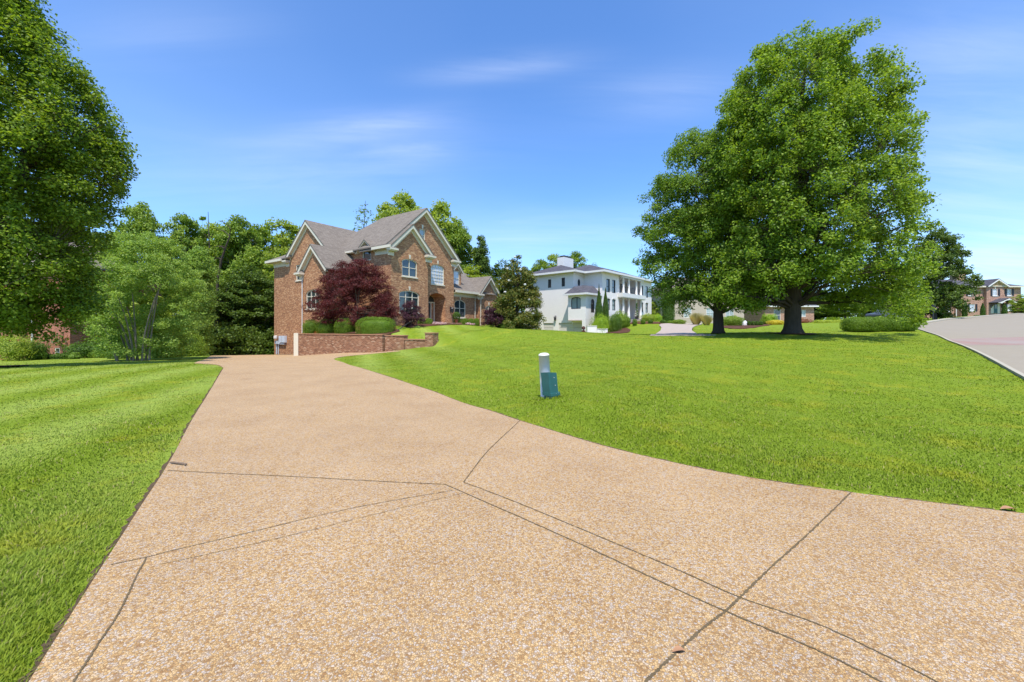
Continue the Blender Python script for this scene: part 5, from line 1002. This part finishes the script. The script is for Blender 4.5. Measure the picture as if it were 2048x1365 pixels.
# parked car behind the hedge
x, y, _ = P(1778, 634, 47); root = empty('parked_car', (x, y, g1(x, y)), .15, 'dark parked car seen past the end of the round hedge', 'car')
pr_ = [(-2.2,.35),(-2.25,.75),(-2.1,.95),(-1.1,1.05),(-.5,1.5),(1.2,1.52),(1.95,1.05),(2.2,.95),(2.25,.4),(1.9,.32),(-1.9,.32)]
MB().prism([(a,-.88,b) for a, b in pr_], (0,1.76,0)).build('body', M['carpaint'], root)
MB().prism([(a,-.89,b) for a, b in [(-.95,1.08),(-.45,1.44),(1.12,1.46),(1.65,1.08)]], (0,1.78,0)).build('side_window', M['glass'], root)
for a in (-1.4, 1.4):
    for s_ in (-.9, .72): 
        w_ = MB().tube([(a,s_,.34),(a,s_+.2,.34)], .34, 18).build('wheel', M['tyre'], root); MB().tube([(a,s_-.01 if s_ < 0 else s_+.2,.34),(a,s_+.0 if s_ < 0 else s_+.21,.34)], .2, 14).build('rim', M['bolt'], w_)
for s_ in (-.7, .45): MB().box(2.2,2.27,s_,s_+.25,.7,.88).build('tail_light', M['door_red'], root)
MB().box(2.2,2.32,-.85,.85,.38,.6).build('bumper', M['white'], root)

# ------------------------------------------------------------------ utility pedestal on the lawn
bx, by = hit(1099, 797); root = empty('utility_pedestal', (bx, by, g1(bx, by)), .0, 'leaning utility marker, white round post strapped to a teal plastic housing, on the lawn', 'utility marker')
sc = by/F
def um(px, py): return ((px-1024)*sc-bx, 0, EYE-(py-HY)*sc-g1(bx, by))
def lerp(a, b, t): return tuple(x+(y-x)*t for x, y in zip(a, b))
a, c = um(1093.5, 802), um(1088.6, 712); pr = 10.8*sc
MB().tube([(a[0],.09,a[2]),(c[0],.09,c[2])], pr, 24).build('marker_post', M['pipe'], root, True)
o = MB().lathe([(pr*1.04,0),(pr*1.05,.012),(pr*1.02,.018),(pr*.9,.036),(pr*.6,.052),(pr*.2,.058)], 24).build('post_cap', M['pipe_cap'], root, True); o.location = (c[0],.09,c[2]-.005); o.rotation_euler = (0, math.radians(-3), 0)
def hexbox(b0, t0, w, d, slope=0, rot=.62):           # square tube turned edge-on, leaning from b0 to t0
    mb = MB(); q = [(-w,-d),(w,-d),(w,d),(-w,d)]; cs, sn = math.cos(rot), math.sin(rot); lo, hi = [], []
    ch = .07*w; pts = [(-w+ch,-d),(w-ch,-d),(w,-d+ch),(w,d-ch),(w-ch,d),(-w+ch,d),(-w,d-ch),(-w,-d+ch)]
    for x, y in pts:
        X_, Y_ = x*cs-y*sn, x*sn+y*cs; lo.append((b0[0]+X_, b0[1]+Y_, b0[2])); hi.append((t0[0]+X_, t0[1]+Y_, t0[2]+slope*(-Y_)))
    return mb.add(lo+hi, [tuple(range(7, -1, -1)), tuple(range(8, 16))]+[(i, (i+1) % 8, (i+1) % 8+8, i+8) for i in range(8)])
a, c = um(1100.5, 787), um(1096.5, 745); y0 = -.065
hs = hexbox((a[0], y0, a[2]), (c[0], y0, c[2]), .122, .104, .16, .78); hs.build('housing', M['teal'], root)
a2, c2 = um(1102, 789.5), um(1101.5, 783.5); hexbox((a2[0], y0, a2[2]), (c2[0], y0, c2[2]), .136, .118, 0, .78).build('collar', M['teal'], root)
a3, c3 = um(1102.5, 803), um(1102, 789.4); hexbox((a3[0], y0, a3[2]), (c3[0], y0, c3[2]), .108, .094, 0, .78).build('base', M['teal'], root)
nrm = Vector((math.sin(.78), -math.cos(.78), 0))
for px_, py_ in ((1106.5,754),(1109,769.5),(1109,785),(1114,785)):
    p = um(px_, py_); yy = y0-.098; o = MB().lathe([(.007,-.03),(.008,.004),(.004,.008)], 8).build('bolt', M['bolt'], root, True)
    # sit on the face turned to the viewer's right
    ux, uy = math.cos(.78), math.sin(.78); cen = Vector((lerp(a, c, (p[2]-a[2])/(c[2]-a[2]))[0], y0, p[2])); t = (p[0]-cen.x-nrm.x*.1)/ux
    o.location = cen+nrm*(.106 if py_ < 780 else .121)+Vector((ux*t, uy*t, 0)); o.rotation_euler = nrm.to_track_quat('Z', 'Y').to_euler()
# litter on the drive
def leaf_litter(px, py, L, rz, label):
    x, y = hit(px, py); mb = MB(); n = 7
    for i in range(n):
        t = i/(n-1); w = L*.22*math.sin(math.pi*min(1, t*.95+.04)); zc = .004+.009*math.sin(t*3.1); mb.v += [(L*(t-.5), -w, zc+w*.5), (L*(t-.5), 0, zc), (L*(t-.5), w, zc+w*.5)]
    mb.f = [(3*i+j, 3*i+j+3, 3*i+j+4, 3*i+j+1) for i in range(n-1) for j in range(2)]; o = mb.build('fallen_leaf', M['deadleaf'], None, True); o.location = (x, y, g1(x, y)+.014); o.rotation_euler = (0, 0, rz); tag(o, label, 'leaf')
leaf_litter(1358, 1311, .065, .1, 'curled brown fallen leaf lying across the drive joint'); leaf_litter(2018, 1024, .12, -.15, 'larger dead leaf at the lawn edge by the drive')
x, y = hit(356, 932); mb = MB(); mb.tube([(-.10,.03,.012),(-.05,.012,.018),(0,.0,.015),(.06,-.02,.02),(.10,-.02,.012)], [.006,.009,.008,.009,.006], 6); mb.tube([(.085,-.02,.016),(.10,-.045,.012)], [.007,.006], 5); mb.tube([(-.03,.01,.017),(-.02,.03,.012)], [.005,.004], 5)
o = mb.build('twig', M['twig']); o.location = (x, y, g1(x, y)+.012); o.scale = (1.15, 1.15, 1.15); tag(o, 'broken brown twig lying at the drive edge', 'twig')

# ------------------------------------------------------------------ mulch rings under the maples
for px_, D_, r0 in ((1585,22,1.15),(1437,25.5,.8),(-30,17,1.3)):
    x, y, _ = px_base(px_, D_); tag(polymesh('mulch_bed', [(x+r0*(1+.1*math.sin(i*2.3))*math.cos(i*.3142), y+r0*(1+.1*math.sin(i*1.7))*math.sin(i*.3142)) for i in range(20)], M['mulch'], .045, .3), kind='structure')

# ------------------------------------------------------------------ grass blades on the lawn near the drive
def blades(n, r0, r1, h0, h1, w0, wk, name):
    r = np.exp(RNG.uniform(math.log(r0), math.log(r1), n)); a = np.radians(RNG.uniform(-68, 68, n)); x = r*np.sin(a); y = r*np.cos(a)
    m = ~(inside(DRIVE, x, y) | inside(ROAD, x, y)); 
    dx, dy = bx-x, by-y; m &= (np.hypot(dx, dy) > .10)
    m &= (np.hypot(dx, dy) > .10)
    for q_ in BEDS.values(): m &= ~inside(q_, x, y)
    m &= ~inside(NDRIVE, x, y); s_ = side(x, y); m &= ~((np.abs(s_) < .62) & (x < WC[0]+.3))
    hx_, hy_ = x-P0[0], y-P0[1]; m &= ~((hx_*.5513+hy_*.8343 > -3.6) & (-hx_*.8343+hy_*.5513 > -.1))
    x, y, r = x[m], y[m], r[m]; de = dist_poly(DRIVE, x, y)
    patch = wave(np.c_[x, y, 0*x], 1.6, 77); keep = RNG.uniform(0, 1, len(x)) < np.clip(de/.10+.15, 0, 1)*np.clip(1.1+.25*patch, .75, 1)*np.clip((50-r)/22, 0, 1); x, y, r, de = x[keep], y[keep], r[keep], de[keep]; n = len(x)
    z = G(x, y)-.010+lumps(x, y)*np.clip(r/4, 0, 1); h = RNG.uniform(h0, h1, n)*(1+.3*wave(np.c_[x, y, 0*x], 2.8, 78))*np.clip(.75+de*2, 0, 1.15)*np.interp(r, [2, 5, 12], [1.1, .85, .6])*np.where(np.hypot(dx[m][keep], dy[m][keep]) < .26, 1.7, 1); az = RNG.uniform(0, 6.28, n); ln = RNG.uniform(.15, .95, n)
    row = np.sin(2.7*x+1.0*y) > 0; lx = np.cos(az)*ln+np.where(row, .10, -.04)*(x < 0); ly = np.sin(az)*ln+np.where(row, .22, -.18)*(x < 0)
    w = (w0+wk*r)*RNG.uniform(.6, 1.4, n); px, py = -np.sin(az)*w, np.cos(az)*w
    b0 = np.c_[x-px, y-py, z]; b1 = np.c_[x+px, y+py, z]; m0 = np.c_[x+lx*h*.35-px*.8, y+ly*h*.35-py*.8, z+h*.62]; m1 = np.c_[x+lx*h*.35+px*.8, y+ly*h*.35+py*.8, z+h*.62]; tp = np.c_[x+lx*h, y+ly*h, z+h*(1-.25*ln)]
    V = np.stack([b0, b1, m1, m0, tp], 1).reshape(-1, 3); i = np.arange(n)*5
    Fq = np.c_[np.c_[i, i+1, i+2, i+3]]; Ft = np.c_[i+3, i+2, i+4, i+4]
    me = bpy.data.meshes.new(name); me.vertices.add(5*n); me.vertices.foreach_set('co', V.astype(np.float32).ravel())
    idx = np.c_[i, i+1, i+2, i+3, i+3, i+2, i+4].astype(np.int32); me.loops.add(7*n); me.loops.foreach_set('vertex_index', idx.ravel()); me.polygons.add(2*n)
    ls = np.c_[np.arange(n)*7, np.arange(n)*7+4].astype(np.int32); me.polygons.foreach_set('loop_start', ls.ravel())
    try: me.polygons.foreach_set('loop_total', np.tile(np.array([4, 3], np.int32), n))
    except Exception: pass
    me.update(calc_edges=True); me.materials.append(M['blade']); o = bpy.data.objects.new(name, me); COL.objects.link(o); return o
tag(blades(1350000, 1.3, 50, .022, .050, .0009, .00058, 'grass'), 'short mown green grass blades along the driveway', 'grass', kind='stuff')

# ------------------------------------------------------------------ light, sky, camera
SUN = Vector((.0, -.48, 1.0)).normalized(); el = math.asin(SUN.z); azs = math.atan2(SUN.x, SUN.y)
sd = bpy.data.lights.new('sun', 'SUN'); sd.energy = 3.6; sd.angle = math.radians(1.2); sd.color = (1, .955, .88); so = bpy.data.objects.new('sun', sd); COL.objects.link(so); so.rotation_euler = SUN.to_track_quat('Z', 'Y').to_euler(); so.location = (0, -20, 40)
w = bpy.data.worlds.new('World'); S.world = w; w.use_nodes = True; nt = w.node_tree; nt.nodes.clear()
wo = nt.nodes.new('ShaderNodeOutputWorld'); bg = nt.nodes.new('ShaderNodeBackground'); nt.links.new(bg.outputs[0], wo.inputs[0]); bg.inputs[1].default_value = .13
sky = nt.nodes.new('ShaderNodeTexSky'); sky.sky_type = 'NISHITA'; sky.sun_disc = False; sky.sun_elevation = el; sky.sun_rotation = azs; sky.altitude = 200; sky.air_density = 1.0; sky.dust_density = .6; sky.ozone_density = 2.2
# thin cirrus: streaks on a high flat layer, met by the view direction
tc = nt.nodes.new('ShaderNodeTexCoord'); sp = nt.nodes.new('ShaderNodeSeparateXYZ'); nt.links.new(tc.outputs['Generated'], sp.inputs[0])
def mt(op, a, b=None, c=None, clamp=False):
    x = nt.nodes.new('ShaderNodeMath'); x.operation = op; x.use_clamp = clamp
    for i, v in enumerate((a, b, c)):
        if v is None: continue
        if hasattr(v, 'is_linked'): nt.links.new(v, x.inputs[i])
        else: x.inputs[i].default_value = v
    return x.outputs[0]
zc_ = mt('MAXIMUM', sp.outputs[2], .03); cxx = mt('DIVIDE', sp.outputs[0], mt('ADD', zc_, .12)); cyy = mt('DIVIDE', sp.outputs[1], mt('ADD', zc_, .12))
cv = nt.nodes.new('ShaderNodeCombineXYZ'); nt.links.new(mt('ADD', cxx, mt('MULTIPLY', cyy, -.25)), cv.inputs[0]); nt.links.new(mt('MULTIPLY', cyy, 1.0), cv.inputs[1])
def nz(scale, sx, sy, det, rough=.55, off=0, dist=0):
    mp = nt.nodes.new('ShaderNodeMapping'); nt.links.new(cv.outputs[0], mp.inputs[0]); mp.inputs['Scale'].default_value = (sx, sy, 1); mp.inputs['Location'].default_value = (off, off*.7, off*.3)
    x = nt.nodes.new('ShaderNodeTexNoise'); nt.links.new(mp.outputs[0], x.inputs['Vector']); x.inputs['Scale'].default_value = scale; x.inputs['Detail'].default_value = det; x.inputs['Roughness'].default_value = rough; x.inputs['Distortion'].default_value = dist; return x.outputs['Fac']
pat = mt('MULTIPLY_ADD', nz(.55, 1, 1, 3, .5, 3.7), 3.2, -1.45, True); stk = mt('MULTIPLY_ADD', nz(1.0, .8, 2.6, 7, .6, 1.3, .6), 2.4, -.85, True)
veil = mt('MULTIPLY_ADD', nz(.35, 1, .7, 4, .5, 8.1), 2.0, -.75, True)
ux_ = mt('DIVIDE', sp.outputs[0], mt('MAXIMUM', sp.outputs[1], .05)); uz_ = mt('DIVIDE', sp.outputs[2], mt('MAXIMUM', sp.outputs[1], .05)); wisp = None
for wx, wy, ax_, az_, am in ((1010,132,150,26,1.0),(735,250,170,30,.95),(820,308,90,22,.7),(1330,190,160,60,.55),(1960,330,260,210,.75),(1900,90,240,90,.5),(1130,470,260,40,.6),(330,60,200,70,.35),(560,340,420,70,.40),(1990,520,200,60,.9)):
    a_ = mt('MULTIPLY', mt('SUBTRACT', ux_, (wx-CX)/F), F/ax_); b_ = mt('MULTIPLY', mt('ADD', mt('SUBTRACT', uz_, (HY-wy)/F), mt('MULTIPLY', mt('SUBTRACT', ux_, (wx-CX)/F), -.10)), F/az_)
    g_ = mt('MULTIPLY', mt('POWER', 2.718, mt('MULTIPLY', mt('ADD', mt('MULTIPLY', a_, a_), mt('MULTIPLY', b_, b_)), -1)), am); wisp = g_ if wisp is None else mt('ADD', wisp, g_)
fib = mt('MULTIPLY_ADD', nz(1.6, .55, 3.2, 8, .62, 5.1, .5), 2.2, -.62, True); wisp = mt('MULTIPLY', mt('MULTIPLY', wisp, mt('ADD', fib, .12)), .27)
hz_ = mt('MULTIPLY', mt('POWER', mt('SUBTRACT', 1, mt('MAXIMUM', sp.outputs[2], 0)), 9), .22)
dens = mt('ADD', mt('ADD', wisp, hz_), mt('ADD', mt('MULTIPLY', mt('MULTIPLY', pat, stk), .12), mt('MULTIPLY', veil, .10)), None, True)
mixn = nt.nodes.new('ShaderNodeMix'); mixn.data_type = 'RGBA'; nt.links.new(dens, mixn.inputs[0]); tint = nt.nodes.new('ShaderNodeMix'); tint.data_type = 'RGBA'; tint.blend_type = 'MULTIPLY'; tint.inputs[0].default_value = 1; nt.links.new(sky.outputs[0], tint.inputs[6]); tint.inputs[7].default_value = (.63, .925, 1.26, 1); nt.links.new(tint.outputs[2], mixn.inputs[6]); mixn.inputs[7].default_value = (5.4, 5.8, 6.6, 1)
nt.links.new(mixn.outputs[2], bg.inputs[0])
cam = bpy.data.cameras.new('camera'); cam.sensor_width = 36; cam.lens = F/2048*36; cam.shift_y = (HY-682.5)/2048; cam.clip_end = 3000; cam.clip_start = .05
co = bpy.data.objects.new('camera', cam); COL.objects.link(co); co.location = (0, 0, EYE); co.rotation_euler = (math.radians(90), 0, 0); S.camera = co
S.view_settings.view_transform = 'Standard'; S.view_settings.look = 'None'; S.view_settings.gamma = 1; S.view_settings.exposure = .8
S.cycles.max_bounces = 8; S.cycles.diffuse_bounces = 4; S.cycles.glossy_bounces = 3; S.cycles.transmission_bounces = 4; S.cycles.use_denoising = True; S.cycles.denoiser = 'OPENIMAGEDENOISE'; S.cycles.denoising_input_passes = 'RGB_ALBEDO_NORMAL'; S.cycles.denoising_prefilter = 'ACCURATE'
